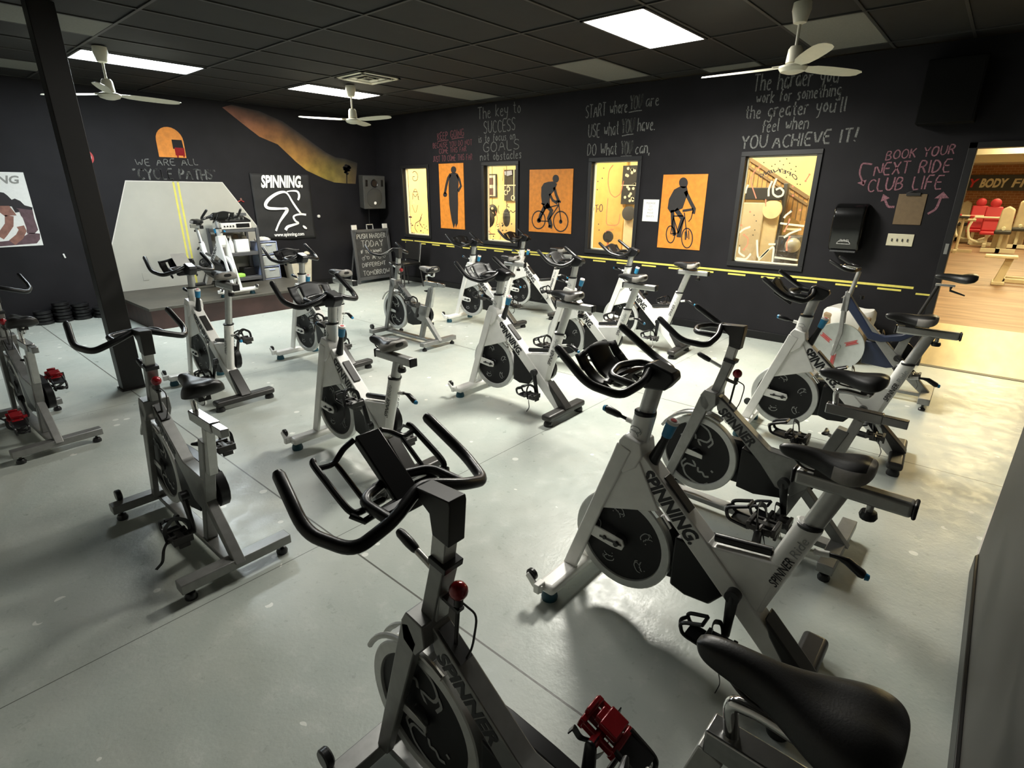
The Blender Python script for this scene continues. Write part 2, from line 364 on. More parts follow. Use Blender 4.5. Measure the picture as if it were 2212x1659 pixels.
# hand-written single-stroke alphabet, unit: x-height 4, capital height 6
SF = {
'A': (4.2, '0,0 2.1,6 4.2,0|.8,2.2 3.4,2.2'), 'B': (3.6, '0,0 0,6 2.4,5.8 3,4.6 2,3.3 0,3.1|2,3.3 3.5,2 2.8,.4 0,0'), 'C': (3.8, '3.8,5 2.6,6 .8,5.3 0,3 .8,.7 2.6,0 3.8,.9'),
'D': (3.9, '0,0 0,6 2.4,5.5 3.9,3 2.4,.5 0,0'), 'E': (3.3, '3.3,6 0,6 0,0 3.3,0|0,3.1 2.7,3.1'), 'F': (3.2, '3.2,6 0,6 0,0|0,3.1 2.6,3.1'),
'G': (4, '3.8,5 2.6,6 .8,5.3 0,3 .8,.7 2.6,0 4,1 4,2.8 2.4,2.8'), 'H': (3.6, '0,0 0,6|3.6,0 3.6,6|0,3 3.6,3'), 'I': (.6, '.3,0 .3,6'), 'J': (2.6, '2.6,6 2.6,1 1.4,0 0,1'),
'K': (3.6, '0,0 0,6|3.4,6 0,2.6|1.1,3.4 3.6,0'), 'L': (3.1, '0,6 0,0 3.1,0'), 'M': (4.6, '0,0 .3,6 2.3,1.5 4.3,6 4.6,0'), 'N': (3.8, '0,0 0,6 3.8,0 3.8,6'),
'O': (4.2, '2.1,6 .6,5.2 0,3 .6,.8 2.1,0 3.6,.8 4.2,3 3.6,5.2 2.1,6'), 'P': (3.3, '0,0 0,6 2.4,5.8 3.3,4.5 2.4,3.1 0,2.8'), 'R': (3.5, '0,0 0,6 2.4,5.8 3.2,4.5 2.2,3.1 0,2.8|1.6,2.9 3.5,0'),
'S': (3.4, '3.3,5.2 2,6 .4,5.3 .2,4 1.7,3.1 3.2,2.2 3.2,.8 1.6,0 0,.8'), 'T': (3.8, '0,6 3.8,6|1.9,6 1.9,0'), 'U': (3.7, '0,6 0,1.4 1.8,0 3.7,1.4 3.7,6'), 'V': (3.8, '0,6 1.9,0 3.8,6'),
'W': (5.2, '0,6 1.2,0 2.6,4.6 4,0 5.2,6'), 'X': (3.6, '0,0 3.6,6|0,6 3.6,0'), 'Y': (3.8, '0,6 1.9,3 3.8,6|1.9,3 1.9,0'),
'a': (2.9, '2.7,3.8 1,4 0,2 .8,.1 2.6,1.2 2.7,3.8 2.9,0'), 'b': (2.8, '0,6 0,0 1.8,.1 2.8,2 1.8,3.8 0,2.8'), 'c': (2.6, '2.6,3.4 1.3,4 0,2 1.1,0 2.6,.7'), 'd': (2.9, '2.8,3.2 1,3.9 0,2 1,0 2.8,1 2.9,6 2.9,0'),
'e': (2.7, '.1,2.1 2.7,2.4 1.6,4 .2,2.8 .3,.8 1.5,0 2.7,.6'), 'f': (2.2, '2.2,5.6 1.2,6 .8,4 .8,0|0,3.6 2,3.6'), 'g': (2.9, '2.7,3.6 1,4 0,2.2 1,.4 2.6,1.3 2.7,3.8 2.6,-1.6 .8,-2 .1,-1.2'),
'h': (2.8, '0,6 0,0|0,2.8 1.5,4 2.7,2.9 2.8,0'), 'i': (.6, '.3,3.8 .3,0|.3,5.2 .35,5.4'), 'j': (1, '.8,3.8 .7,-1.4 0,-1.8'), 'k': (2.6, '0,6 0,0|2.4,3.9 0,1.7 2.6,0'), 'l': (.7, '.2,6 .2,.3 .7,0'),
'm': (4.2, '0,4 0,0|0,3 1.2,4 2.1,3 2.1,0|2.1,3 3.3,4 4.1,3 4.2,0'), 'n': (2.8, '0,4 0,0|0,2.8 1.5,4 2.7,2.9 2.8,0'), 'o': (2.8, '1.4,4 0,2 1.4,0 2.8,2 1.4,4'), 'p': (2.8, '0,4 0,-2|0,3.2 1.8,4 2.8,2 1.6,0 0,.9'),
'r': (2, '0,4 0,0|0,2.7 1,3.9 2,3.7'), 's': (2.3, '2.2,3.5 1,4 .2,3.1 2,1.6 1.6,.1 0,.5'), 't': (2.2, '1,5.8 1,.6 2.2,.2|0,4 2.2,4'), 'u': (2.8, '0,4 0,1 1.2,0 2.8,1.2|2.8,4 2.8,0'), 'v': (2.7, '0,4 1.3,0 2.7,4'),
'w': (3.9, '0,4 .9,0 2,3.2 3,0 3.9,4'), 'y': (2.7, '0,4 .4,1.6 2.4,1.4|2.7,4 2.2,-1.4 .8,-2'), '.': (.8, '.2,0 .5,.3'), ',': (.8, '.5,.5 .1,-1'), '!': (1.2, '.9,6 .4,1.6|.2,0 .3,.3'), "'": (.8, '.5,6 .3,4.6'), '"': (1.6, '.3,6 .2,5|1.2,6 1.1,5'), ' ': (2.4, ''),
}
def write(mb, body, p0, p1, cap, up, nrm, wd=.012, jit=.12, twice=False):
    "write body from p0 to p1 (points on the wall) with capitals cap high"
    tot = sum(SF[c][0]+1.3 for c in body)-1.3; p0 = Vector(p0); p1 = Vector(p1); k = (p1-p0).length/tot; xd = (p1-p0).normalized(); up = Vector(up); ky = cap/6; x = 0; rnd = random.Random(len(body)*7+3)
    for c in body:
        wdt, st = SF[c]; dy = rnd.uniform(-.25, .25)
        for rep in range(2 if twice else 1):
            ox, oy = (rnd.uniform(-.5, .5), rnd.uniform(-.2, .2)) if rep else (0, 0)
            for s in [q for q in st.split('|') if q]:
                pts = []
                for q in s.split(' '):
                    a, b = map(float, q.split(',')); pts.append(p0+xd*((x+a+ox+rnd.uniform(-jit, jit))*k)+up*((b+dy+oy+rnd.uniform(-jit, jit))*ky)+Vector(nrm)*.0008)
                # round the corners a little
                if len(pts) > 2:
                    sm = [pts[0]]
                    for i in range(1, len(pts)-1): sm += [pts[i].lerp(pts[i-1], .25), pts[i].lerp(pts[i+1], .25)]
                    pts = sm+[pts[-1]]
                mb.ribbon(pts, wd*rnd.uniform(.85, 1.15), nrm, .0012)
        x += wdt+1.3
    return mb

# ================================================================== the setting
XB, YA, ZC, XF = 7.0, 9.7, 3.05, -1.6
GX = [4.26+1.22*k for k in range(-4, 3)]; GY = [2.39+.61*k for k in range(-4, 13)]
struct(MB().bb(XF, XB+.06, -.9, YA+.1, -.1, 0).build('floor', 'floor', smooth=0))
struct(MB().bb(XF, XB+.12, -.9, YA+.12, ZC+.012, ZC+.1).build('ceiling', 'ceil_black', smooth=0))
g = MB()
for x in GX: g.bb(x-.012, x+.012, -.4, YA, ZC, ZC+.012)
for y in GY: g.bb(XF, XB, y-.012, y+.012, ZC+.002, ZC+.012)
struct(g.build('trim_1', 'grid_black', smooth=0))
struct(MB().bb(XF-.12, XB+.12, YA, YA+.12, 0, ZC).build('wall_left', 'wall_black', smooth=0))
struct(MB().bb(XF-.12, XF, -.4, YA, 0, ZC).build('wall_front', 'wall_grey', smooth=0))  # unseen wall of the room, coloured pale to bounce soft fill light
WIN = [(8.155, 8.85), (6.0, 6.70), (3.855, 4.58), (1.685, 2.445)]; WZ0, WZ1 = .92, 2.125
DOOR = (-.60, .34); DZ = 2.13
g = MB(); ys = [YA]
for a, b in WIN:
    g.bb(XB, XB+.12, b, ys[-1], 0, ZC); g.bb(XB, XB+.12, a, b, 0, WZ0); g.bb(XB, XB+.12, a, b, WZ1, ZC); ys.append(a)
g.bb(XB, XB+.12, DOOR[1], ys[-1], 0, ZC); g.bb(XB, XB+.12, DOOR[0], DOOR[1], DZ, ZC); g.bb(XB, XB+.12, -1.0, DOOR[0], 0, ZC)
struct(g.build('wall_back', 'wall_black', smooth=0))
struct(MB().prism([(XF, -.27), (3.13, -.27), (XB, -.635), (XB, -.80), (3.1, -.42), (XF, -.42)], 0, ZC, 2).build('wall_right', 'wall_side', smooth=0))
struct(MB().prism([(XF, -.27), (3.13, -.27), (3.10, -.256), (XF, -.256)], 0, .10, 2).build('baseboard_right', 'dark_plastic', bevel=.003))
struct(MB().prism([(3.16, -.273), (XB, -.635), (XB, -.625), (3.16, -.263)], 0, .012, 2).build('trim_2', 'off_white', smooth=0))
struct(MB().bb(XF, XB, YA-.015, YA, 0, .10).build('baseboard_left', 'dark_plastic', bevel=.003))
struct(MB().bb(XB-.015, XB, DOOR[1]+.06, YA-.015, 0, .10).build('baseboard_back', 'dark_plastic', bevel=.003))
g = MB(); g.bb(XB-.018, XB+.13, DOOR[1]-.004, DOOR[1]+.06, 0, DZ+.05); g.bb(XB-.018, XB+.13, DOOR[0], DOOR[1]+.06, DZ-.003, DZ+.05)
dr = struct(g.build('door_1', 'trim_black', bevel=.003))
MB().bb(XB-.022, XB-.017, DOOR[1]+.012, DOOR[1]+.04, 1.16, 1.26).build('strike_plate', 'satin_silver', dr)
for i, (a, b) in enumerate(WIN):
    g = MB(); t, d = .055, .022
    g.bb(XB-d, XB+.0, a-t, b+t, WZ1, WZ1+t); g.bb(XB-d, XB, a-t, b+t, WZ0-t, WZ0); g.bb(XB-d, XB, a-t, a, WZ0, WZ1); g.bb(XB-d, XB, b, b+t, WZ0, WZ1)
    wn = struct(g.build('window_%d' % (i+1), 'trim_black', bevel=.004))
    g = MB(); g.bb(XB+.06, XB+.10, a, a+.014, WZ0, WZ1); g.bb(XB+.06, XB+.10, b-.014, b, WZ0, WZ1); g.bb(XB+.06, XB+.10, a, b, WZ0, WZ0+.014); g.bb(XB+.06, XB+.10, a, b, WZ1-.014, WZ1)
    g.build('glazing_bead', 'gym_white', wn, smooth=0)
    MB().bb(XB+.075, XB+.081, a, b, WZ0, WZ1).build('glass', 'glass', wn, smooth=0)
# steel column
g = MB(); x0, x1, y0, y1 = 1.172, 1.348, 5.70, 5.84
g.bb(x0, x1, y0, y1, 0, ZC)
struct(g.build('trim_3', 'column_brown', bevel=.006))
struct(MB().bb(x0-.012, x1+.012, y0-.012, y1+.012, 0, .015).build('trim_4', 'column_brown', smooth=0))
# the low platform
st = struct(MB().bb(2.12, 4.60, 8.0, YA-.016, .255, .29).build('floor', 'stage_top', bevel=.003))
struct(MB().bb(2.14, 4.58, 8.02, YA-.016, 0, .255).build('trim_5', 'stage_side', smooth=0))
# gym hall beyond the door
struct(MB().bb(XB+.06, 9.65, -8, 1.5, -.1, -.001).build('floor', 'hall_vinyl', smooth=0))
struct(MB().bb(XB+.02, XB+.10, DOOR[0], DOOR[1], -.02, .004).build('trim_6', 'trim_black', smooth=0))
struct(MB().bb(9.65, 28.6, -8, 5.2, -.1, -.001).build('floor', 'hall_wood', smooth=0))
struct(MB().bb(28.5, 28.7, -8, 5.2, 0, 3.9).build('wall_back', 'brick', smooth=0))
struct(MB().bb(XB+.12, 28.7, -8.2, -8, 0, 3.9).build('wall_right', 'gym_white', smooth=0))
struct(MB().bb(10.1, 28.7, 5.1, 5.2, 0, 3.9).build('wall_left', 'gym_white', smooth=0))
struct(MB().bb(XB+.12, 28.7, -8.2, 5.2, 3.8, 3.9).build('ceiling', 'gym_white', smooth=0))
struct(MB().bb(XB, XB+.12, -8.2, -1.0, 0, 3.9).build('wall_front', 'gym_white', smooth=0))
g = MB(); g.bb(26.2, 28.5, -8, 5.1, 2.72, 3.1); g.bb(25.6, 26.2, -8, 5.1, 2.95, 3.3); g.bb(22.5, 22.7, -8, 5.1, 3.35, 3.8); g.bb(17.5, 17.7, -8, 5.1, 3.3, 3.8)
struct(g.build('trim_7', 'gym_white', smooth=0))
# climbing room behind the windows
struct(MB().bb(XB+.12, 10.1, 1.5, 14.2, -.1, .0).build('floor', 'hall_wood', smooth=0))
struct(MB().bb(10.0, 10.1, 1.5, 14.2, 0, 3.8).build('wall_back', 'climb_yellow', smooth=0))
struct(MB().bb(XB+.12, 10.1, 1.42, 1.5, 0, 3.8).build('wall_right', 'climb_cream', smooth=0))
struct(MB().bb(XB+.12, 10.1, 14.2, 14.3, 0, 3.8).build('wall_left', 'climb_cream', smooth=0))
struct(MB().bb(XB, XB+.12, YA+.12, 14.3, 0, 3.8).build('wall_front', 'climb_cream', smooth=0))
struct(MB().bb(XB+.12, 10.1, 1.42, 14.3, 3.4, 3.5).build('ceiling', 'climb_cream', smooth=0))

# ------------------------------------------------------------------ ceiling fixtures
def panel(x0, x1, y0, y1, m, lab, cat, group=None, lit=False):
    r = empty('ceiling_light', ((x0+x1)/2, (y0+y1)/2, ZC-.006)); hx, hy = (x1-x0)/2, (y1-y0)/2
    g = MB(); f = .022
    for a in ((-hx, hx, -hy, -hy+f), (-hx, hx, hy-f, hy), (-hx, -hx+f, -hy, hy), (hx-f, hx, -hy, hy)): g.bb(a[0], a[1], a[2], a[3], -.003, .017)
    g.build('frame', 'grid_black', r, smooth=0)
    MB().bb(-hx+f, hx-f, -hy+f, hy-f, .0, .010).build('diffuser', m, r, smooth=0)
    return tag(r, lab, cat, group)
a = .012
panel(4.26+a, 5.48-a, 2.39+a, 3.0-a, 'lamp_near', 'glowing rectangular ceiling light nearest the camera, left of the near fan', 'light', 'lit ceiling lights')
panel(4.26+a, 5.48-a, 7.27+a, 7.88-a, 'lamp_mid', 'glowing ceiling light behind the middle fan, beside the air vent', 'light', 'lit ceiling lights')
panel(1.82+a, 3.04-a, 7.27+a, 7.88-a, 'lamp_cool', 'glowing cool-white ceiling light right of the column, above the left fan', 'light', 'lit ceiling lights')
panel(1.82+a, 3.04-a, 2.39+a, 3.0-a, 'lamp_dim', 'glowing ceiling light left of the nearest one, above the top edge of the photo', 'light', 'lit ceiling lights')
for (x0, y0, lab) in ((5.48, 3.61, 'unlit pale ceiling panel just behind the nearest glowing light'), (5.48, 6.05, 'unlit pale ceiling panel right of the square air vent'),
                      (5.48, 1.17, 'unlit pale ceiling panel right of the near fan rod'), (6.68, 2.39, 'narrow sliver of unlit pale ceiling panel against the wall left of the near fan'),
                      (.60, 6.05, 'unlit pale ceiling panel crossing behind the top of the column'), (.60, 8.49, 'unlit pale ceiling panel at the far left edge, left of the column')):
    r = MB().bb(x0+a, min(x0+1.22-a, XB-.02), y0+a, y0+.61-a, ZC+.003, ZC+.0115).build('ceiling_panel', 'pale_tile', smooth=0); tag(r, lab, 'ceiling panel', 'unlit pale ceiling panels')
# air vent
r = empty('air_vent', (4.565, 6.355, ZC-.004)); g = MB()
for k, hs in enumerate((.29, .225, .16, .10)):
    z = -.004-.012*(k % 2)
    for s in (-1, 1): g.box((s*(hs-.022), 0, z), (.044, hs*2, .006), Matrix.Rotation(radians(s*(14 if k else 0)), 3, 'Y')); g.box((0, s*(hs-.022), z), (hs*2, .044, .006), Matrix.Rotation(radians(-s*(14 if k else 0)), 3, 'X'))
g.build('louvres', 'fan_white', r, smooth=0); MB().bb(-.28, .28, -.28, .28, -.001, .010).build('backing', 'grid_black', r, smooth=0)
tag(r, 'square white louvred air vent in the black ceiling behind the middle fan', 'vent')
# fans
def make_fan():
    r = empty('ceiling_fan', (0, 0, ZC))
    MB().lathe([(.0, .0), (.062, .0), (.066, -.05), (.045, -.13), (.02, -.14), (.0, -.14)], axis=2, seg=24).build('canopy', 'fan_white', r)
    MB().cyl((0, 0, -.13), (0, 0, -.32), .011, 12).build('rod', 'fan_white', r)
    MB().lathe([(0, -.28), (.036, -.28), (.05, -.30), (.058, -.39), (.035, -.405), (0, -.405)], axis=2, seg=24).build('motor_cover', 'fan_white', r)
    MB().lathe([(0, -.395), (.06, -.40), (.098, -.412), (.102, -.425), (.085, -.45), (.04, -.465), (0, -.468)], axis=2, seg=32).build('hub', 'fan_white', r)
    for k in range(3):
        a = 2*pi*k/3; R = Matrix.Rotation(a, 3, 'Z'); g = MB(); rings = []
        for i, (s, wd) in enumerate(((.10, .055), (.14, .07), (.20, .105), (.34, .125), (.50, .13), (.60, .125), (.665, .10), (.70, .05))):
            tw = -radians(17-8*s); ring = []
            for (u, v) in ((-1, -.003), (-.5, .006), (.5, .006), (1, -.003), (.5, -.001), (-.5, -.001)):
                p = Vector((s, u*wd/2*cos(tw), u*wd/2*sin(tw)+v-.415)); ring.append(R @ p)
            rings.append(ring)
        g.loft(rings).build('blade', 'fan_white', r, smooth=50)
        MB().box(R @ Vector((.10, 0, -.405)), (.10, .028, .006), R).build('blade_bracket', 'fan_white', r)
    return r
f0 = make_fan()
f0.location = (4.94, 1.47, ZC); f0.rotation_euler.z = radians(92); tag(f0, 'white three-blade ceiling fan nearest the camera, above the chalk lines YOU ACHIEVE IT', 'fan', 'ceiling fans')
for (x, y, a_, lab) in ((4.73, 6.99, 38, 'white ceiling fan in front of the middle glowing light, near the room corner'), (1.95, 7.07, 9, 'white ceiling fan at left, partly hidden behind the brown column')):
    r = copy_tree(f0); r.location = (x, y, ZC); r.rotation_euler.z = radians(a_); tag(r, lab)
# lamps of the rooms next door
def tube_lamp(x, y, z, dx, dy, m, lab):
    r = empty('strip_light', (x, y, z)); MB().bb(-dx/2, dx/2, -dy/2, dy/2, .0, .05).build('housing', 'gym_white', r, smooth=0)
    MB().bb(-dx/2+.03, dx/2-.03, -dy/2+.03, dy/2-.03, -.012, -.002).build('diffuser', m, r, smooth=0); return tag(r, lab, 'light', 'ceiling lights in the rooms next door')
OR = ('first', 'second', 'third', 'fourth', 'fifth')
for k, (x, y) in enumerate(((8.9, -1.4), (12.5, -.8), (17, -.8), (21.5, -.8), (25.3, -.5))): tube_lamp(x, y, 3.7, 1.3, 1.8, 'lamp_hall', OR[k]+' ceiling light of the gym hall counted from the doorway')
for k, y in enumerate((3.2, 6.6, 10.2, 12.8)): tube_lamp(8.5, y, 3.33, .6, 1.2, 'lamp_climb', OR[k]+' ceiling light behind the windows counted from the doorway side')

# ================================================================== exercise bikes
# local axes: x right, y forward, z up; origin on the floor under the fork
def rot_t(p0, ang, p): return p
def saddle_mb():
    "nose at y=0, tail at y=-.27, underside near z=0, top about z=.075"
    st = [(0.004, .006, .040, .034), (0.0, .014, .047, .026), (-.012, .022, .054, .016), (-.04, .026, .060, .012), (-.09, .030, .063, .006), (-.13, .042, .062, .0), (-.17, .066, .064, -.006), (-.205, .084, .070, -.006), (-.235, .088, .074, 0), (-.256, .078, .072, .008), (-.268, .058, .066, .02), (-.274, .030, .058, .03)]
    rings = []; n = 20
    for (y, hw, zt, zb) in st:
        ring = []
        for k in range(n):
            a = 2*pi*k/n; cx_, sz = cos(a), sin(a)
            x = hw*(abs(cx_)**.85)*(1 if cx_ > 0 else -1)
            if sz >= 0: z = zb+.012+(zt-zb-.012)*(sz**.75)-(.008*(1-min(1, abs(x)/.03)) if y < -.15 and y > -.27 else 0)
            else: z = zb+.012+.014*sz
            ring.append((x, y, z))
        rings.append(ring)
    def mf(i, k):
        a = 2*pi*(k+.5)/n
        return 1 if (i >= 6 and (sin(a) < .55) and sin(a) > -.3) or i >= 9 else 0
    return MB().loft(rings, mif=mf)
def bent(pts, k=4):
    "rounded polyline through control points"
    P = [Vector(p) for p in pts]; out = [P[0]]
    for i in range(1, len(P)-1):
        a, b, c_ = P[i].lerp(P[i-1], .32), P[i], P[i].lerp(P[i+1], .32)
        for j in range(k+1):
            t = j/k; out.append(a*(1-t)**2+b*2*t*(1-t)+c_*t*t)
    return out+[P[-1]]
def sheet_mb(fn, nu, nv, skip=lambda i, j: False):
    mb = MB(); vs = [fn(i/nu, j/nv) for j in range(nv+1) for i in range(nu+1)]
    fs = [(j*(nu+1)+i, j*(nu+1)+i+1, (j+1)*(nu+1)+i+1, (j+1)*(nu+1)+i) for j in range(nv) for i in range(nu) if not skip(i, j)]
    return mb.add(vs, fs)
def rider_mark(mb, y, z, s, x, sgn, rot=0., wd=.006):
    "the curly rider mark on the wheels"
    for st in ('-.5,.35 -.3,.5 0,.45 .3,.3 .42,.05 .3,-.15 -.05,-.1 .12,-.35 .1,-.5', '-.5,.1 -.35,.15 -.28,0 -.12,.05 -.1,-.12', '-.62,-.1 -.55,-.15', '.42,.05 .5,-.1 .35,-.3'):
        pts = []
        for q in st.split(' '):
            a, b = map(float, q.split(',')); a, b = a*cos(rot)-b*sin(rot), a*sin(rot)+b*cos(rot); pts.append((x, y-sgn*0-a*s, z+b*s))
        mb.ribbon(bent(pts, 2), wd, (sgn, 0, 0), .0012)
def pedal_parts(root, c, mcol, drop=1, side=-1):
    flip = mcol == 'red_plastic'; C0 = Vector(c); c = (0, 0, 0) if flip else c; n0 = len(root.children)
    cx, cy, cz = c; g = MB(); o = side*.055; x = cx+o
    g.box((x, cy, cz), (.030, .095, .026)); g.box((x, cy+.046, cz+.002), (.086, .016, .034)); g.box((x, cy-.046, cz+.002), (.086, .016, .034)); g.box((x-.038, cy, cz), (.012, .09, .022)); g.box((x+.038, cy, cz), (.012, .09, .022))
    g.cyl((cx-side*.014, cy, cz), (cx+o+side*.05, cy, cz), .013, 10); g.box((x, cy+.01, cz-.03), (.06, .05, .02)) if flip else None; g.box((x, cy, cz-.022), (.036, .06, .022)); g.box((x, cy-.05, cz-.022), (.05, .012, .024))
    p = g.build('pedal', mcol, root, bevel=.003)
    g = MB()
    for dx in (-.036, .036): g.tube(bent([(x+dx, cy+.046, cz-.012), (x+dx, cy+.125, cz-.004), (x+dx*.9, cy+.140, cz+.040), (x+dx*.75, cy+.06, cz+.072)]), .0075, 7)
    g.tube(bent([(x-.034, cy+.134, cz+.022), (x, cy+.150, cz+.024), (x+.034, cy+.134, cz+.022)]), .0075, 7); g.tube([(x-.028, cy+.06, cz+.070), (x+.028, cy+.06, cz+.070)], .007, 7); g.box((x, cy+.085, cz-.008), (.06, .07, .007))
    g.build('toe_cage', 'black_gloss', p)
    g = MB(); g.ribbon(bent([(x-.050, cy, cz-.016), (x-.052, cy+.015, cz+.055), (x, cy+.03, cz+.088), (x+.052, cy+.015, cz+.055), (x+.050, cy, cz-.016)]), .018, (0, 1, 0), .003)
    g.ribbon(bent([(x-.050, cy-.01, cz+.01), (x-.080, cy-.03, cz-.015), (x-.10, cy-.055, cz-.06), (x-.13, cy-.05, cz-.085)]), .014, (0, 1, .3), .003)
    g.build('strap', 'black_rubber', p)
    if flip: p.location = C0; p.rotation_euler = (radians(200), 0, 0)
def cranks(root, ang, bb, L, hx, pm='dark_steel'):
    for side, a in ((-1, ang), (1, ang+pi)):
        e = (bb[1]+cos(a)*L, bb[2]+sin(a)*L); g = MB()
        g.tube([(side*hx, bb[1], bb[2]), (side*(hx+.004), (bb[1]+e[0])/2, (bb[2]+e[1])/2), (side*(hx+.008), e[0], e[1])], [.021, .017, .014], 10, oval=(.75, 1.1), capround=True)
        g.cyl((side*(hx-.02), bb[1], bb[2]), (side*(hx+.014), bb[1], bb[2]), .027, 18)
        g.build('crank_arm', 'black_gloss', root)
        pedal_parts(root, (side*(hx+.018), e[0], e[1]), pm, side=side)
def wheel(root, o, r, marks, rim='rim_metal', disc='wheel_black'):
    g = MB(); g.lathe([(0, -.022), (.03, -.022), (.034, -.016), (.07, -.012), (r*.80, -.011), (r*.84, -.013), (r*.84, .013), (r*.80, .011), (.07, .012), (.034, .016), (.03, .022), (0, .022)], o, 0, 48)
    fw = g.build('flywheel', disc, root)
    g = MB(); g.lathe([(r*.825, -.014), (r*.84, -.021), (r*.98, -.021), (r, -.017), (r, .017), (r*.98, .021), (r*.84, .021), (r*.825, .014)], o, 0, 56); g.f = [f for f in g.f if len(f) == 4]; g.mi = g.mi[:len(g.f)]
    n = 56; b = 0
    for k in range(n): g.f.append((7*n+k, 7*n+(k+1)%n, (k+1)%n, k)); g.mi.append(0)
    g.build('rim', rim, fw)
    for side in (-1, 1):
        for (rr, a, s, wd, ro) in marks:
            g = MB(); rider_mark(g, o[1]+cos(a)*rr, o[2]+sin(a)*rr, s, side*.0125, side, ro, wd); g.build('rider_mark', 'decal_grey', fw, smooth=0)
    return fw

def white_bike():
    r = empty('exercise_bike', (0, 0, 0)); P = {}
    # frame -----------------------------------------------------------
    g = MB()
    for s in (-1, 1):
        a, b = (-.062, -.040) if s < 0 else (.040, .062)
        g.prism([(.304, .085), (.236, .085), (.116, .455), (.000, .770), (.066, .790), (.088, .720)], a, b)
        a, b = (-.048, -.036) if s < 0 else (.036, .048)
        g.prism([(.085, .70), (.122, .455), (-.135, .545), (-.03, .735), (.03, .79)], a, b)
    g.prism([(.072, .70), (.060, .800), (.040, .83), (-.035, .81), (-.045, .76), (-.02, .70), (.03, .66)], -.058, .058)
    g.prism([(.0, .80), (-.333, .492), (-.72, .118), (-.665, .055), (-.28, .425), (.045, .735)], -.041, .041)
    g.prism([(-.30, .45), (-.335, .492), (-.352, .478), (-.552, .512), (-.60, .52), (-.545, .29), (-.50, .24)], -.034, .034)
    fr = g.build('frame', 'white_paint', r, bevel=.008, seg=3)
    g = MB(); g.tube([(.018, .0, .0)]*0 or [(0, .012, .76), (0, -.018, .925)], .041, 20, oval=(.88, 1.05)); g.build('head_tube', 'white_paint', r, bevel=.003)
    g = MB(); g.tube([(0, -.505, .25), (0, -.648, .695)], .039, 20, oval=(.88, 1.08)); g.build('seat_tube', 'white_paint', r, bevel=.003)
    g = MB()
    d = Vector((0, -.727, -.687)); u = Vector((0, -.687, .727))
    for sd in (-1, 1):
        org = Vector((sd*.0418, -.005, .752))+d*.075-u*.033 if sd < 0 else Vector((sd*.0418, -.005, .752))+d*.43-u*.033
        t = text_mb('SPINNING.', .082, org, d*(-sd), u, .0008, .22, .0036, width=.325); t.build('lettering', 'decal_black', fr, smooth=0)
        d2 = Vector((0, -.306, .952)) if sd < 0 else Vector((0, .306, -.952)); u2 = Vector((0, -.952, -.306)) if sd > 0 else Vector((0, .952, .306))
        u2 = Vector((sd, 0, 0)).cross(d2)
        org = Vector((sd*.0352, -.577, .430))-u2*.014 if sd < 0 else Vector((sd*.0352, -.632, .60))-u2*.014
        t = text_mb('SPINNER', .044, org, d2, u2, .0016, .18, .0006, width=.135); t.build('model_lettering', 'decal_black', fr, smooth=0)
    g = MB()
    for sd in (-1, 1):
        d2 = Vector((0, -.306, .952)) if sd < 0 else Vector((0, .306, -.952)); u2 = Vector((sd, 0, 0)).cross(d2)
        org = (Vector((sd*.0352, -.577, .430))+d2*.15-u2*.014) if sd < 0 else Vector((sd*.0352, -.640, .672))-u2*.014
        t = text_mb('Ride', .044, org, d2, u2, .0016, .1, 0, width=.085); t.build('small_lettering', 'decal_grey', fr, smooth=0)
        g = MB(); rider_mark(g, -.002, .85, .045, sd*.0375, sd, .2, .003); g.build('head_mark', 'decal_grey', fr, smooth=0)
    g = MB(); g.box((0, -.19, .632), (.05, .16, .008), Matrix.Rotation(radians(43.4), 3, 'X')); g.build('down_tube_cover', 'dark_steel', fr, bevel=.003)
    MB().tube([(0, -.352, .505), (0, -.552, .538)], .0175, 14).build('top_bar_grip', 'black_rubber', r)
    g = MB(); g.prism([(-.575, .285), (-.60, .262), (-.74, .125), (-.765, .095), (-.69, .085), (-.635, .165), (-.60, .215)], -.044, .044); g.build('rear_leg_cover', 'dark_steel', r, bevel=.008)
    # stabilizers -----------------------------------------------------
    fs = MB().box((0, .265, .072), (.50, .088, .050)).build('front_stabilizer', 'white_paint', r, bevel=.018, seg=4)
    for s in (-1, 1):
        g = MB(); g.box((s*.262, .285, .083), (.05, .030, .045)); g.prism([(.265, .062), (.315, .075), (.355, .115), (.345, .135), (.300, .105), (.262, .098)], s*.262, s*.276); g.build('wheel_bracket', 'white_paint', fs, bevel=.004)
        MB().lathe([(0, -.011), (.024, -.011), (.028, -.007), (.028, .007), (.024, .011), (0, .011)], (s*.252, .335, .118), 0, 24).build('transport_wheel', 'black_rubber', fs)
        MB().lathe([(0, 0), (.036, 0), (.038, .012), (.034, .030), (.026, .050), (0, .050)], (s*.21, .265, .0), 2, 20).build('levelling_foot', 'teal', fs)
    rs = MB().box((0, -.715, .070), (.50, .092, .052)).build('rear_stabilizer', 'dark_steel', r, bevel=.020, seg=4)
    for s in (-1, 1): MB().lathe([(0, 0), (.036, 0), (.038, .012), (.034, .028), (.026, .048), (0, .048)], (s*.21, -.715, .0), 2, 20).build('levelling_foot', 'black_rubber', rs)
    # wheel, drive ----------------------------------------------------
    marks = [(.13, pi/2-.15+2*pi*k/5, .052, .0042, 2*pi*k/5) for k in range(5)]
    wheel(r, (0, .035, .318), .228, marks)
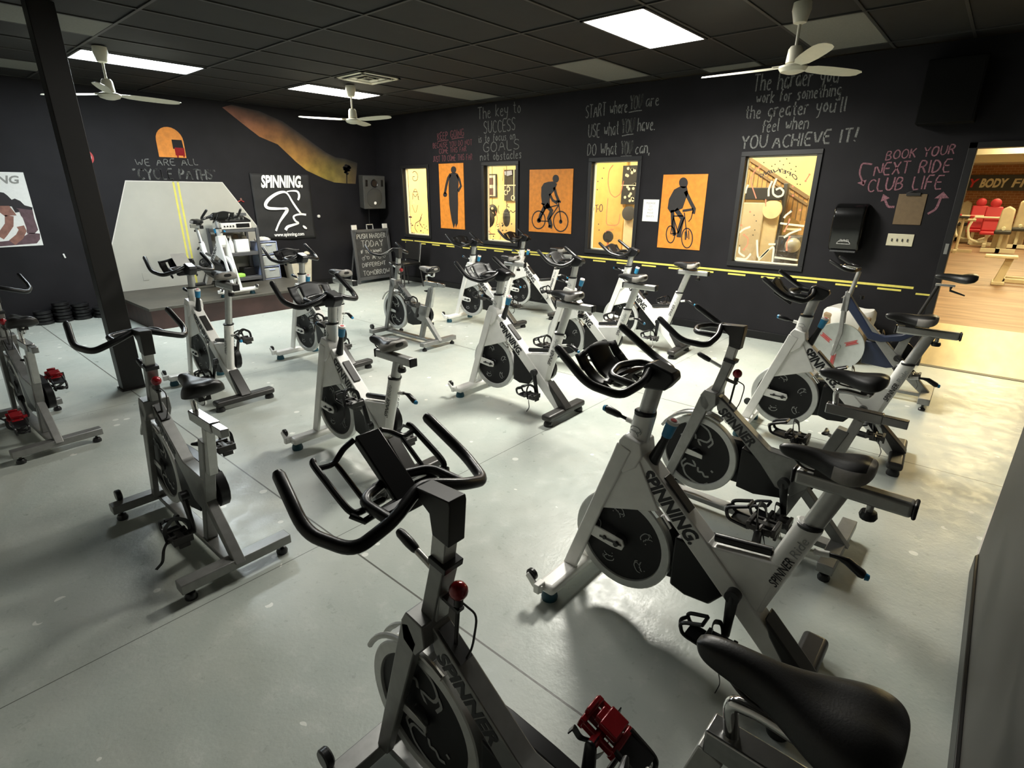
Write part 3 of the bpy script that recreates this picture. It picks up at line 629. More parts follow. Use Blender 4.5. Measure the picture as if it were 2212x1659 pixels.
    for s in (-1, 1):
        g = MB(); g.prism([(.185, .362), (.06, .348), (.010, .342), (.0, .318), (.010, .292), (.06, .288), (.165, .300)], s*.044, s*.052); b = g.build('axle_bracket', 'white_paint', r, bevel=.003)
        g = MB(); g.cyl((s*.05, .035, .318), (s*.066, .035, .318), .012, 6); g.cyl((s*.05, .095, .322), (s*.060, .095, .322), .009, 10); g.bb(min(s*.053, s*.056), max(s*.053, s*.056), .012, .12, .314, .322); g.build('axle_bolt', 'black_gloss', b)
    g = MB(); g.box((0, -.10, .515), (.035, .06, .02), Matrix.Rotation(radians(40), 3, 'X')); g.tube([(0, -.13, .50), (0, -.17, .455)], .010, 10); g.build('brake_pad', 'chrome', r, bevel=.003)
    poly = []
    for k in range(13): a = radians(60+k*17.5); poly.append((.02+cos(a)*.112, .325+sin(a)*.112)) if k < 1 else None
    top = [(-.09, .452), (-.20, .462), (-.34, .462), (-.50, .452)]; tail = [(-.47+cos(radians(a_))*.105, .36+sin(radians(a_))*.105) for a_ in (110, 135, 160, 180, 205, 230, 255)]
    bot = [(-.40, .232), (-.26, .205), (-.15, .190), (-.06, .20)]; nose_ = [(.02+cos(radians(a_))*.115, .318+sin(radians(a_))*.115) for a_ in (-50, -20, 10, 40, 70, 95)]
    MB().prism(top+tail+bot+nose_, .046, .092).build('chain_guard', 'dark_plastic', r, bevel=.010)
    MB().prism([(-.205, .45), (-.25, .452), (-.32, .42), (-.43, .30), (-.37, .215), (-.27, .205), (-.205, .225), (-.203, .32)], -.030, .046).build('belt_cover', 'dark_plastic', r, bevel=.008)
    P['cr'] = r
    # handlebar -------------------------------------------------------
    g = MB(); g.tube([(0, .004, .80), (0, -.052, 1.075)], .031, 20, oval=(.85, 1.08)); g.build('stem_post', 'satin_silver', r)
    g = MB(); g.lathe([(.036, 0), (.043, 0), (.043, .012), (.036, .014)], (0, -.016, .918), 2, 24); g.build('head_collar', 'black_gloss', r)
    g = MB(); g.prism([(-.012, 1.128), (-.04, 1.138), (-.125, 1.112), (-.132, 1.085), (-.098, 1.040), (-.012, 1.030), (.004, 1.07)], -.034, .034); g.build('stem_head', 'black_gloss', r, bevel=.008, seg=3)
    hb = bent([(-.232, .245, 1.180), (-.250, .100, 1.080), (-.205, -.015, 1.050), (-.095, -.045, 1.080), (0, -.030, 1.118), (.095, -.045, 1.080), (.205, -.015, 1.050), (.250, .100, 1.080), (.232, .245, 1.180)], 6)
    g = MB(); g.tube(hb, .0165, 14, capround=True); h = g.build('handlebar', 'black_rubber', r)
    g = MB(); g.tube(bent([(-.125, -.030, 1.070), (-.120, .085, 1.082), (0, .120, 1.088), (.120, .085, 1.082), (.125, -.030, 1.070)], 8), .0145, 12, capround=True); g.build('inner_ring', 'black_rubber', h)
    # media tray
    def fn(u, v):
        x = (u-.5)*.29; vv = v*1.0; crown = .018*cos((u-.5)*pi*2.2)
        return Vector((x, .100+.125*vv+.0*crown, 1.050+.105*vv-.028*sin(pi*vv)+(crown if v > .7 else 0)*.6))
    sk = lambda i, j: (i in (3, 12)) and 2 <= j <= 9
    t = sheet_mb(fn, 16, 11, sk).build('media_tray', 'tray_black', r, smooth=50); so = t.modifiers.new('thickness', 'SOLIDIFY'); so.thickness = .007
    g = MB(); g.box((0, .085, 1.058), (.27, .035, .012)); g.box((0, .105, 1.035), (.10, .05, .03)); g.box((-.10, .14, 1.045), (.012, .14, .02), Matrix.Rotation(radians(30), 3, 'X')); g.box((.10, .14, 1.045), (.012, .14, .02), Matrix.Rotation(radians(30), 3, 'X')); g.build('tray_shelf', 'black_gloss', t, bevel=.003)
    # adjusters -------------------------------------------------------
    g = MB(); g.tube([(0, .02, .865), (0, .062, .872)], .011, 12); g.build('adjuster_stub', 'white_paint', r)
    g = MB(); g.tube([(0, .060, .872), (0, .088, .877), (0, .10, .88), (0, .150, .890)], [.007, .007, .013, .017], 12, capround=True); k1 = g.build('adjuster_knob', 'black_gloss', r)
    MB().lathe([(0, .0), (.015, 0), (.012, .012), (0, .014)], (0, .160, .892), 1, 16).build('knob_cap', 'blue_plastic', k1)
    g = MB(); g.tube([(0, -.675, .60), (0, -.720, .610)], .011, 12); g.build('adjuster_stub', 'white_paint', r)
    g = MB(); g.tube([(0, -.718, .610), (0, -.745, .612), (0, -.77, .61), (0, -.815, .585)], [.007, .008, .014, .016], 12, capround=True); k1 = g.build('adjuster_knob', 'black_gloss', r)
    MB().lathe([(0, .0), (.013, 0), (.010, -.012), (0, -.014)], (0, -.826, .580), 1, 16).build('knob_cap', 'blue_plastic', k1)
    g = MB(); g.tube([(0, -.062, .715), (0, -.105, .83), (0, -.115, .862)], [.026, .016, .017], 14); k1 = g.build('resistance_lever', 'black_gloss', r)
    g = MB(); g.tube([(0, -.112, .852), (0, -.130, .912)], [.020, .0235], 20); g.build('lever_grip', 'blue_plastic', k1)
    g = MB(); g.tube([(0, -.130, .911), (0, -.1335, .923)], [.0245, .022], 20, mi=0); g.tube([(0, -.1335, .922), (0, -.134, .9245)], .012, 16, mi=1); g.build('lever_cap', ['paper', 'red_decal'], k1)
    # seat ------------------------------------------------------------
    MB().lathe([(.034, 0), (.041, 0), (.041, .010), (.034, .013)], (0, -.647, .688), 2, 24).build('seat_collar', 'black_gloss', r)
    g = MB(); g.tube([(0, -.608, .56), (0, -.713, .875)], .030, 20, oval=(.85, 1.08)); sp = g.build('seat_post', 'satin_silver', r)
    g = MB(); g.box((0, -.742, .880), (.052, .325, .050)); sl = g.build('seat_slider', 'satin_silver', r, bevel=.012, seg=3)
    MB().box((0, -.908, .880), (.054, .012, .052)).build('slider_cap', 'black_gloss', sl, bevel=.008); MB().box((0, -.577, .880), (.054, .012, .052)).build('slider_cap', 'black_gloss', sl, bevel=.008)
    g = MB(); g.cyl((0, -.80, .862), (0, -.80, .825), .010, 12); g.build('slider_bolt', 'satin_silver', sl)
    MB().lathe([(0, 0), (.022, .002), (.026, .012), (.022, .028), (0, .03)], (0, -.80, .800), 2, 12).build('slider_knob', 'black_gloss', sl)
    sd = saddle_mb(); sd.xf(Matrix.Translation((0, -.52, .922))); so = sd.build('saddle', ['saddle_black', 'saddle_grey'], r, smooth=80); ss = so.modifiers.new('subd', 'SUBSURF'); ss.levels = 1; ss.render_levels = 2
    g = MB()
    for s in (-1, 1): g.tube(bent([(s*.012, -.56, .945), (s*.020, -.60, .915), (s*.022, -.70, .914), (s*.03, -.755, .935)]), .0038, 8)
    g.box((0, -.66, .913), (.05, .05, .022)); g.build('saddle_rails', 'dark_steel', so)
    return r

def grey_bike():
    r = empty('exercise_bike', (0, 0, 0))
    g = MB()
    for s in (-1, 1):
        a, b = (-.060, -.032) if s < 0 else (.032, .060)
        g.prism([(.222, .09), (.172, .09), (-.018, .655), (.012, .705), (.042, .69)], a, b)
    g.prism([(.038, .64), (.040, .70), (.02, .735), (-.045, .725), (-.05, .66), (-.01, .61)], -.060, .060)
    g.prism([(-.02, .725), (-.325, .490), (-.345, .478), (-.535, .468), (-.585, .47), (-.545, .33), (-.485, .27), (-.40, .29), (-.31, .395), (-.05, .625)], -.028, .028)
    fr = g.build('frame', 'grey_metal', r, bevel=.004)
    MB().prism([(.008, .70), (-.04, .70), (-.098, .905), (-.052, .915)], -.026, .026).build('head_tube', 'grey_metal', r, bevel=.004)
    MB().prism([(-.615, .69), (-.668, .68), (-.535, .30), (-.455, .075), (-.405, .075), (-.49, .33)], -.026, .026).build('seat_tube', 'grey_metal', r, bevel=.004)
    MB().prism([(-.47, .34), (-.52, .36), (-.775, .085), (-.715, .085)], -.024, .024).build('rear_leg', 'grey_metal', r, bevel=.004)
    MB().bb(-.035, .035, -.70, .22, .045, .075).build('base_bar', 'grey_metal', r, bevel=.004)
    g = MB(); d = Vector((0, -.790, -.613)); u = Vector((0, -.613, .790))
    for sd in (-1, 1):
        org = Vector((sd*.0283, -.03, .675))+d*(.055 if sd < 0 else .29)-u*.030
        t = text_mb('SPINNER', .07, org, d*(-sd), u, .0008, .15, .003, width=.245); t.build('lettering', 'decal_black', fr, smooth=0)
    g = MB(); g.box((0, -.10, .672), (.040, .10, .004), Matrix.Rotation(radians(38), 3, 'X')); g.build('warning_label', 'plastic_grey', fr, smooth=0)
    for nm, y in (('front_stabilizer', .235), ('rear_stabilizer', -.725)):
        s_ = MB().box((0, y, .078), (.51, .070, .048)).build(nm, 'grey_metal', r, bevel=.004)
        for s in (-1, 1):
            MB().lathe([(0, 0), (.026, 0), (.028, .014), (.020, .030), (.008, .032), (.008, .056), (0, .056)], (s*.215, y, 0), 2, 18).build('levelling_foot', 'black_rubber', s_)
            if y > 0:
                MB().lathe([(0, -.014), (.028, -.014), (.032, -.009), (.032, .009), (.028, .014), (0, .014)], (s*.20, y+.045, .125), 0, 24).build('transport_wheel', 'black_rubber', s_)
    marks = [(.105, pi/2, .17, .011, 0), (.105, -pi/2, .17, .011, pi)]
    wheel(r, (0, .035, .333), .226, marks)
    for s in (-1, 1):
        MB().prism([(.14, .365), (.03, .352), (-.01, .343), (-.01, .318), (.12, .325)], s*.034, s*.042).build('axle_bracket', 'satin_silver', r, bevel=.002)
    g = MB(); arc = [(0, .035+cos(radians(a))*.248, .333+sin(radians(a))*.248) for a in range(28, 118, 8)]
    for s in (-1, 1): g.tube([(s*.027, p[1], p[2]) for p in arc], .009, 8)
    for k in range(4, len(arc)-1): g.box((0, (arc[k][1]+arc[k+1][1])/2, (arc[k][2]+arc[k+1][2])/2), (.05, .036, .004), Matrix.Rotation(radians(28+8*k+4-90), 3, 'X'))
    g.tube([(-.028, arc[-1][1], arc[-1][2]), (-.02, arc[-1][1]+.045, arc[-1][2]+.012), (.02, arc[-1][1]+.045, arc[-1][2]+.012), (.028, arc[-1][1], arc[-1][2])], .007, 8)
    g.build('wheel_guard', 'satin_silver', r)
    top = [(-.09, .455), (-.22, .462), (-.36, .455), (-.50, .440)]; tail = [(-.47+cos(radians(a_))*.10, .352+sin(radians(a_))*.10) for a_ in (110, 135, 160, 180, 205, 230, 255)]
    bot = [(-.38, .230), (-.26, .205), (-.13, .205)]; nose_ = [(.02+cos(radians(a_))*.115, .33+sin(radians(a_))*.115) for a_ in (-60, -20, 20, 60, 90)]
    MB().prism(top+tail+bot+nose_, .040, .085).build('chain_guard', 'dark_plastic', r, bevel=.010)
    MB().prism([(-.205, .45), (-.30, .42), (-.46, .30), (-.44, .235), (-.30, .205), (-.205, .215)], -.024, .042).build('belt_cover', 'dark_plastic', r, bevel=.006)
    MB().prism([(-.01, .73), (-.055, .72), (-.115, 1.05), (-.070, 1.06)], -.021, .021).build('stem_post', 'satin_silver', r, bevel=.003)
    g = MB(); g.prism([(-.044, .903), (-.104, .893), (-.108, .912), (-.048, .922)], -.030, .030); g.build('head_collar', 'black_gloss', r, bevel=.002)
    g = MB(); g.prism([(-.01, 1.092), (-.012, 1.068), (-.055, 1.04), (-.062, .985), (-.118, .975), (-.128, 1.085), (-.125, 1.098)], -.026, .026); g.build('stem_head', 'dark_steel', r, bevel=.003)
    hb = bent([(-.225, .235, 1.115), (-.245, .100, 1.030), (-.200, -.015, 1.015), (-.105, -.030, 1.050), (0, .0, 1.085), (.105, -.030, 1.050), (.200, -.015, 1.015), (.245, .100, 1.030), (.225, .235, 1.115)], 6)
    h = MB().tube(hb, .0155, 14, capround=True).build('handlebar', 'black_rubber', r)
    g = MB(); g.tube(bent([(-.110, -.022, 1.050), (-.108, .090, 1.052), (0, .125, 1.055), (.108, .090, 1.052), (.110, -.022, 1.050)], 8), .0135, 12, capround=True); g.build('inner_ring', 'black_rubber', h)
    g = MB(); g.tube([(0, -.03, .86), (0, .04, .885)], .009, 12); g.build('adjuster_stub', 'satin_silver', r)
    g = MB(); g.tube([(0, .038, .884), (0, .060, .892), (0, .095, .905)], [.012, .014, .013], 12, capround=True); g.build('adjuster_knob', 'black_gloss', r)
    g = MB(); g.tube([(0, -.63, .62), (0, -.58, .64)], .009, 12); g.build('adjuster_stub', 'satin_silver', r)
    g = MB(); g.tube([(-.035, -.565, .650), (-.012, -.572, .645), (.012, -.572, .645), (.035, -.565, .650)], [.007, .012, .012, .007], 10, capround=True); g.build('adjuster_knob', 'black_gloss', r)
    g = MB(); g.box((0, -.085, .795), (.022, .080, .010), Matrix.Rotation(radians(12), 3, 'X')); g.tube([(0, -.115, .80), (0, -.10, .655)], .0055, 8); g.tube(bent([(.01, -.12, .80), (.02, -.16, .78), (.01, -.15, .68), (0, -.13, .63)]), .003, 6); br = g.build('brake_rod', 'dark_steel', r)
    MB().ball((0, -.118, .842), .024, 20).build('brake_knob', 'red_plastic', br)
    g = MB(); g.cyl((0, -.116, .80), (0, -.118, .825), .012, 12); g.build('knob_stem', 'dark_steel', br)
    g = MB(); g.prism([(-.610, .50), (-.650, .50), (-.715, .745), (-.672, .755)], -.020, .020); g.build('seat_post', 'satin_silver', r, bevel=.003)
    sl = MB().box((0, -.665, .775), (.046, .230, .048)).build('seat_slider', 'brushed_steel', r, bevel=.004)
    g = MB(); g.box((0, -.825, .775), (.036, .10, .038)); g.build('slider_inner', 'brushed_steel', sl, bevel=.003)
    g = MB(); g.tube(bent([(0, -.585, .795), (0, -.575, .862), (0, -.62, .870), (0, -.705, .862), (0, -.715, .905)], 6), .0125, 12, capround=True); g.build('saddle_post', 'chrome', sl)
    sd = saddle_mb(); sd.xf(Matrix.Translation((0, -.495, .905))); so = sd.build('saddle', ['saddle_black', 'saddle_black'], r, smooth=80); ss = so.modifiers.new('subd', 'SUBSURF'); ss.levels = 1; ss.render_levels = 2
    g = MB()
    for s in (-1, 1): g.tube(bent([(s*.012, -.535, .928), (s*.020, -.58, .900), (s*.022, -.68, .898), (s*.03, -.73, .92)]), .0038, 8)
    g.box((0, -.70, .898), (.05, .05, .03)); g.build('saddle_clamp', 'dark_steel', so)
    return r

SEATG = ('seat_post', 'seat_slider', 'saddle')
def place(src, x, y, a, lab, z=0., seat=(0, 0), sad=0., bars=0., drop=(), sadmat=None, crank=None, pm='dark_steel', bb=(0, -.47, .355), L=.17, hx=.092, group=None):
    "one bike: a copy of the pattern bike with its own seat, saddle and handlebar settings"
    r = copy_tree(src); r.location = (x, y, z); r.rotation_euler = (0, 0, radians(a))
    for ch in list(r.children):
        n = ch.name.split('.')[0]
        if n in drop:
            for g_ in list(ch.children): bpy.data.objects.remove(g_)
            bpy.data.objects.remove(ch); continue
        if n in SEATG:
            ch.location.z += seat[0]; ch.location.y += -.33*seat[0]
            if n != 'seat_post': ch.location.y += seat[1]
            if n == 'saddle': ch.location.y += sad
        if n in ('stem_post', 'stem_head', 'handlebar', 'media_tray', 'ladder_tray'):
            ch.location.z += bars; ch.location.y += -.22*bars
    cranks(r, radians(crank if crank is not None else -90), bb, L, hx, pm)
    return tag(r, lab, 'exercise bike', group)
WB, GB = white_bike(), grey_bike()
WG, GG = 'white exercise bikes in rows', 'grey exercise bikes in rows'
B = {}
B['B2'] = place(WB, 1.825, .906, -.3, 'largest white exercise bike, right of centre in the front row, crank pointing down', seat=(-.02, 0), crank=-90, group=WG)
B['B4'] = place(WB, 4.168, .905, 3.5, 'white exercise bike in front of the rightmost window, its seat reaching towards the doorway', seat=(.03, .05), sad=.01, crank=-128, group=WG)
B['B6'] = place(WB, 3.331, 3.057, .8, 'white exercise bike standing free in the centre of the room, rear foot uncovered', seat=(.045, -.02), crank=-105, group=WG)
B['B7'] = place(WB, 4.511, 3.133, 1.0, 'white exercise bike just right of the centre one, rear hidden by a black handlebar', seat=(.035, 0), crank=-95, group=WG)
B['B8'] = place(WB, 6.304, 5.296, 1.9, 'farthest white exercise bike, close to the window wall under the wide orange poster', seat=(.0, 0), crank=170, group=WG)
B['B9'] = place(WB, 5.647, 3.151, 2.9, 'white exercise bike near the black wall below the third window', seat=(.04, -.02), crank=-88, group=WG)
B['B10'] = place(WB, 5.258, 5.281, 1.9, 'white exercise bike in the back row below the tall narrow orange poster', seat=(-.02, 0), crank=20, group=WG)
B['B12'] = place(WB, 1.837, 3.164, .2, 'white exercise bike at left of centre, seen behind the nearest black handlebar', seat=(-.06, .06), crank=78, group=WG)
B['B13'] = place(WB, 2.829, 5.343, 2.0, 'white exercise bike in front of the platform, between the banner and the chalk easel', seat=(.04, 0), crank=108, group=WG)
B['B14'] = place(WB, 1.754, 5.277, 1.1, 'white exercise bike beside the brown column, a paper sheet on its tray', seat=(.14, .05), crank=-67, group=WG)
B['B17'] = place(WB, 3.30, 8.40, 182.5, 'white exercise bike on the platform facing the room', z=.29, seat=(.04, .04), crank=200)
B['B1'] = place(GB, .71, .90, 0, 'nearest exercise bike, grey, its big black saddle in the bottom right corner', seat=(.12, -.13), sad=-.02, crank=-90, pm='red_plastic', bb=(0, -.45, .355), hx=.085)
B['B3'] = place(GB, 2.804, .989, -.8, 'grey exercise bike behind the large white front-row bike, curly marks on its wheel', seat=(.0, 0), sad=0, crank=-100, bb=(0, -.45, .355), hx=.085, group=GG)
B['B11'] = place(GB, 4.063, 5.399, .5, 'grey exercise bike in front of the chalk easel and the black chair', seat=(-.04, 0), sad=.02, crank=115, bb=(0, -.45, .355), hx=.085, group=GG)
B['B15'] = place(GB, .756, 3.116, .6, 'grey exercise bike at left in front of the brown column, its seat slider shining white', seat=(.01, 0), sad=0, crank=-118, bb=(0, -.45, .355), hx=.085, group=GG)
B['B16'] = place(GB, .47, 5.35, 3.0, 'grey exercise bike cut off by the left edge of the photo, with red pedals', seat=(-.01, 0), crank=207, pm='red_plastic', bb=(0, -.45, .355), hx=.085, group=GG)
for src in (WB, GB):
    for ch in list(src.children_recursive): bpy.data.objects.remove(ch)
    bpy.data.objects.remove(src)
for ch in B['B11'].children_recursive:      # far bike's black saddle coloured pale, standing in for light reflected off it
    if ch.name.split('.')[0] == 'saddle':
        ch.data = ch.data.copy(); ch.data.materials[0] = M['saddle_grey']
for nm in ('B11', 'B16'):
    for ch in list(B[nm].children_recursive):
        if ch.name.split('.')[0] == 'inner_ring': bpy.data.objects.remove(ch)
# tubular bottle rack on the nearest grey bike
g = MB()
for s in (-1, 1):
    g.tube(bent([(s*.052, .085, 1.032), (s*.135, .075, 1.035), (s*.150, .085, 1.055), (s*.150, .215, 1.120), (s*.145, .222, 1.125)]), .0085, 10, capround=True)
    g.tube([(s*.095, .080, 1.035), (s*.100, .195, 1.108)], .0065, 10)
    g.tube(bent([(s*.040, .205, 1.150), (s*.070, .208, 1.135), (s*.105, .200, 1.108), (s*.150, .205, 1.112)]), .0075, 10)
    g.tube([(s*.02, .06, 1.03), (s*.13, .05, 1.025), (s*.148, .075, 1.04)], .008, 10)
t = g.build('bottle_rack', 'black_gloss', B['B1'])
g = MB(); g.prism([(.045, 1.030), (.060, 1.020), (.215, 1.135), (.205, 1.160)], -.036, .036); g.box((0, .04, 1.02), (.16, .03, .03)); g.build('rack_panel', 'black_gloss', t, bevel=.004)
# paper on one tray
p = MB().box((1.765, 5.425, 1.150), (.12, .15, .002), Matrix.Rotation(radians(40), 3, 'X')).build('paper_sheet', 'paper', smooth=0); tag(p, 'white paper sheet lying on the handlebar tray of the bike beside the column', 'paper')

# older studio bike with a clear wheel, near the doorway ------------------------------
r = empty('exercise_bike', (5.66, .86, 0), radians(1))
g = MB()
for s in (-1, 1): g.prism([(.085, .30), (.055, .30), (.02, .52), (.045, .86), (.075, .86), (.06, .53)], s*.026, s*.040)
g.prism([(.075, .72), (.02, .72), (.02, .88), (.065, .90)], -.04, .04)
g.prism([(.03, .80), (-.40, .30), (-.44, .27), (-.47, .36), (-.40, .42), (.05, .86)], -.028, .028)
g.prism([(-.40, .42), (-.47, .36), (-.72, .10), (-.66, .08), (-.40, .30)], -.026, .026)
g.prism([(-.37, .35), (-.44, .35), (-.53, .74), (-.47, .76)], -.024, .024)
fr = g.build('frame', 'grey_metal', r, bevel=.005)
g = MB(); g.prism([(.07, .90), (.02, .86), (-.20, .57), (-.30, .545), (-.42, .58), (-.52, .64), (-.53, .60), (-.42, .52), (-.28, .49), (-.18, .50), (.05, .78)], -.036, .036); g.build('frame_cover', 'navy', fr, bevel=.008)
g = MB(); g.lathe([(0, -.02), (.03, -.02), (.035, -.010), (.20, -.009), (.218, -.016), (.222, -.016), (.222, .016), (.218, .016), (.20, .009), (.035, .010), (0, .02)], (0, .05, .385), 0, 48); fw = g.build('flywheel', 'clear_grey', r)
g = MB()
for k in range(3):
    a = radians(35+120*k)
    g = MB()
    for s in (-1, 1):
        c_, s_ = cos(a), sin(a); P0 = Vector((s*.0105, .05, .385))
        for w_ in (-.014, .014): g.ribbon([P0+Vector((0, c_*.07-s_*w_, s_*.07+c_*w_)), P0+Vector((0, c_*.175-s_*w_, s_*.175+c_*w_))], .006, (s, 0, 0))
        g.ribbon([P0+Vector((0, c_*.08, s_*.08)), P0+Vector((0, c_*.165, s_*.165))], .012, (s, 0, 0))
    g.build('wheel_decal', 'red_decal', fw, smooth=0)
MB().prism([(-.16, .47), (-.28, .47), (-.45, .42), (-.47, .28), (-.36, .25), (-.16, .26)], .03, .075).build('chain_guard', 'navy', r, bevel=.008)
MB().lathe([(0, .0), (.10, .0), (.12, .01), (.12, .03), (0, .035)], (.08, -.42, .38), 0, 32).build('chain_ring_guard', 'dark_plastic', r)
MB().tube([(0, .045, .80), (0, .0, 1.08)], .018, 16).build('stem_post', 'satin_silver', r)
hb = bent([(-.20, .20, 1.17), (-.21, .09, 1.11), (-.14, .02, 1.09), (0, .0, 1.10), (.14, .02, 1.09), (.21, .09, 1.11), (.20, .20, 1.17)], 5); MB().tube(hb, .015, 12, capround=True).build('handlebar', 'black_rubber', r)
MB().tube(bent([(-.10, .01, 1.10), (-.06, .14, 1.12), (.06, .14, 1.12), (.10, .01, 1.10)], 5), .013, 12).build('inner_ring', 'chrome', r)
MB().tube([(0, -.48, .70), (0, -.575, 1.02)], .014, 14).build('seat_post', 'dark_steel', r)
MB().box((0, -.62, 1.025), (.03, .13, .018)).build('seat_slider', 'satin_silver', r, bevel=.003)
MB().tube([(0, -.66, 1.02), (0, -.66, .985), (0, -.76, .955)], [.012, .010, .006], 10).build('slider_lever', 'black_gloss', r)
sd = saddle_mb(); sd.xf(Matrix.Translation((0, -.54, 1.058))); sd.build('saddle', ['saddle_black', 'saddle_black'], r, smooth=60)
MB().tube([(0, .03, .87), (0, .09, .83)], .008, 8).build('adjuster_knob', 'dark_steel', r)
MB().lathe([(0, 0), (.018, .0), (.02, .03), (0, .035)], (0, -.06, .84), 2, 14).build('brake_knob', 'black_gloss', r)
cranks(r, radians(215), (0, -.43, .38), .17, .07)
for nm, y in (('front_stabilizer', .20), ('rear_stabilizer', -.69)):
    s_ = MB().box((0, y, .085), (.46, .085, .055)).build(nm, 'grey_metal', r, bevel=.005)
    for s in (-1, 1): MB().lathe([(0, 0), (.024, 0), (.026, .014), (.010, .03), (.008, .06), (0, .06)], (s*.19, y, 0), 2, 18).build('levelling_foot', 'black_rubber', s_)
MB().bb(-.02, .02, -.68, .20, .062, .09).build('base_bar', 'grey_metal', r, bevel=.003)
tag(r, 'older exercise bike with a clear grey disc wheel and navy cover beside the doorway', 'exercise bike')

# ================================================================== wall writing and posters
NB, NA = Vector((-1, 0, 0)), Vector((0, -1, 0)); UP = Vector((0, 0, 1)); EB, EA = XB-.0005, YA-.0005
def wB(mb, body, y0, z0, y1, z1, cap, wd=.013, **k): return write(mb, body, (EB, y0, z0), (EB, y1, z1), cap, UP, NB, wd, **k)
def wA(mb, body, x0, z0, x1, z1, cap, wd=.013, **k): return write(mb, body, (x0, EA, z0), (x1, EA, z1), cap, UP, NA, wd, **k)
def uB(mb, y0, z0, y1, z1, wd=.012): mb.ribbon([(EB, y0, z0), (EB, (y0+y1)/2, (z0+z1)/2+.004), (EB, y1, z1)], wd, NB, .0012)
g = MB(); wB(g, 'START where', 4.73, 2.695, 4.08, 2.715, .16); wB(g, 'YOU', 4.04, 2.745, 3.87, 2.75, .16, twice=True); wB(g, 'are', 3.81, 2.755, 3.63, 2.765, .14)
wB(g, 'USE what', 4.67, 2.44, 4.19, 2.455, .17); wB(g, 'YOU', 4.14, 2.465, 3.96, 2.47, .17, twice=True); wB(g, 'have.', 3.90, 2.475, 3.655, 2.48, .16)
wB(g, 'DO What', 4.67, 2.205, 4.20, 2.205, .155); wB(g, 'YOU', 4.13, 2.205, 3.965, 2.205, .16, twice=True); wB(g, 'can,', 3.91, 2.205, 3.70, 2.205, .14)
uB(g, 4.05, 2.715, 3.86, 2.725); uB(g, 4.13, 2.435, 3.96, 2.45); uB(g, 4.13, 2.18, 3.96, 2.18)
tag(g.build('chalk_writing', 'chalk', smooth=0), 'white chalk lines beginning START where YOU are, above the third window', 'writing')
g = MB(); wB(g, 'The key to', 6.83, 2.83, 5.92, 2.85, .17); wB(g, 'SUCCESS', 6.70, 2.60, 6.03, 2.62, .18); wB(g, 'is to focus on', 6.82, 2.475, 6.03, 2.49, .11); wB(g, 'GOALS', 6.72, 2.325, 5.95, 2.35, .15); wB(g, 'not obstacles', 6.79, 2.20, 5.90, 2.21, .12)
tag(g.build('chalk_writing', 'chalk', smooth=0), 'white chalk lines about SUCCESS and GOALS above the second window', 'writing')
g = MB(); wB(g, 'KEEP GOING', 7.83, 2.565, 7.17, 2.60, .115, .011); uB(g, 7.83, 2.545, 7.55, 2.555); uB(g, 7.47, 2.565, 7.17, 2.58); wB(g, 'BECAUSE YOU DO NOT', 7.96, 2.44, 6.98, 2.455, .085, .010); wB(g, 'COME THIS FAR', 7.80, 2.345, 7.12, 2.36, .08, .010); wB(g, 'JUST TO COME THIS FAR', 7.97, 2.215, 6.98, 2.225, .095, .010)
tag(g.build('chalk_writing', 'chalk_red', smooth=0), 'red chalk lines beginning KEEP GOING, left of the white SUCCESS lines', 'writing')
g = MB(); wB(g, 'The harder you', 2.47, 2.80, 1.62, 2.81, .17, .014); wB(g, 'work for something', 2.42, 2.675, 1.57, 2.68, .12, .013); wB(g, 'the greater you\'ll', 2.52, 2.525, 1.50, 2.53, .14, .014); wB(g, 'feel when', 2.31, 2.375, 1.83, 2.385, .13, .013)
wB(g, 'YOU', 2.52, 2.205, 2.24, 2.205, .14, .018); wB(g, 'ACHIEVE IT!', 2.17, 2.205, 1.34, 2.235, .13, .018)
tag(g.build('chalk_writing', 'chalk', smooth=0), 'white chalk lines ending YOU ACHIEVE IT! above the rightmost window', 'writing')
g = MB(); wB(g, 'BOOK YOUR', 1.045, 2.045, .50, 2.085, .085, .011); wB(g, 'NEXT RIDE', 1.12, 1.90, .50, 1.93, .115, .013); wB(g, 'CLUB LIFE', 1.15, 1.74, .53, 1.775, .125, .013)
def arrow(pts, tip, wd): g.ribbon(bent(pts, 6), wd, NB, .0012); g.slab(tip, NB, .0012)
def PB(px, py): q = U(px, py, 0, EB); return (EB, q.y, q.z)
arrow([PB(1884, 355), PB(1862, 352), PB(1856, 375), PB(1866, 398)], [PB(1852, 395), PB(1866, 402), PB(1872, 388)], .016)
arrow([PB(1932, 447), PB(1918, 447), PB(1912, 432)], [PB(1902, 436), PB(1908, 419), PB(1922, 428)], .02)
arrow([PB(2004, 462), PB(2022, 452), PB(2032, 428)], [PB(2018, 429), PB(2038, 414), PB(2050, 428)], .02)
tag(g.build('chalk_writing', 'chalk_pink', smooth=0), 'pink chalk words BOOK YOUR NEXT RIDE CLUB LIFE with arrows beside the doorway', 'writing')
g = MB(); wA(g, 'WE ARE ALL', 2.815, 2.055, 3.665, 2.095, .09, .011)
tag(g.build('chalk_writing', 'chalk', smooth=0), 'faint chalk words WE ARE ALL under the orange arch', 'writing')
g = MB(); wA(g, '"CYCLE PATHS"', 2.76, 1.872, 3.90, 1.885, .145, .013, twice=True, jit=.2)
tag(g.build('chalk_writing', 'chalk', smooth=0), 'double-drawn chalk words CYCLE PATHS above the painted road', 'writing')

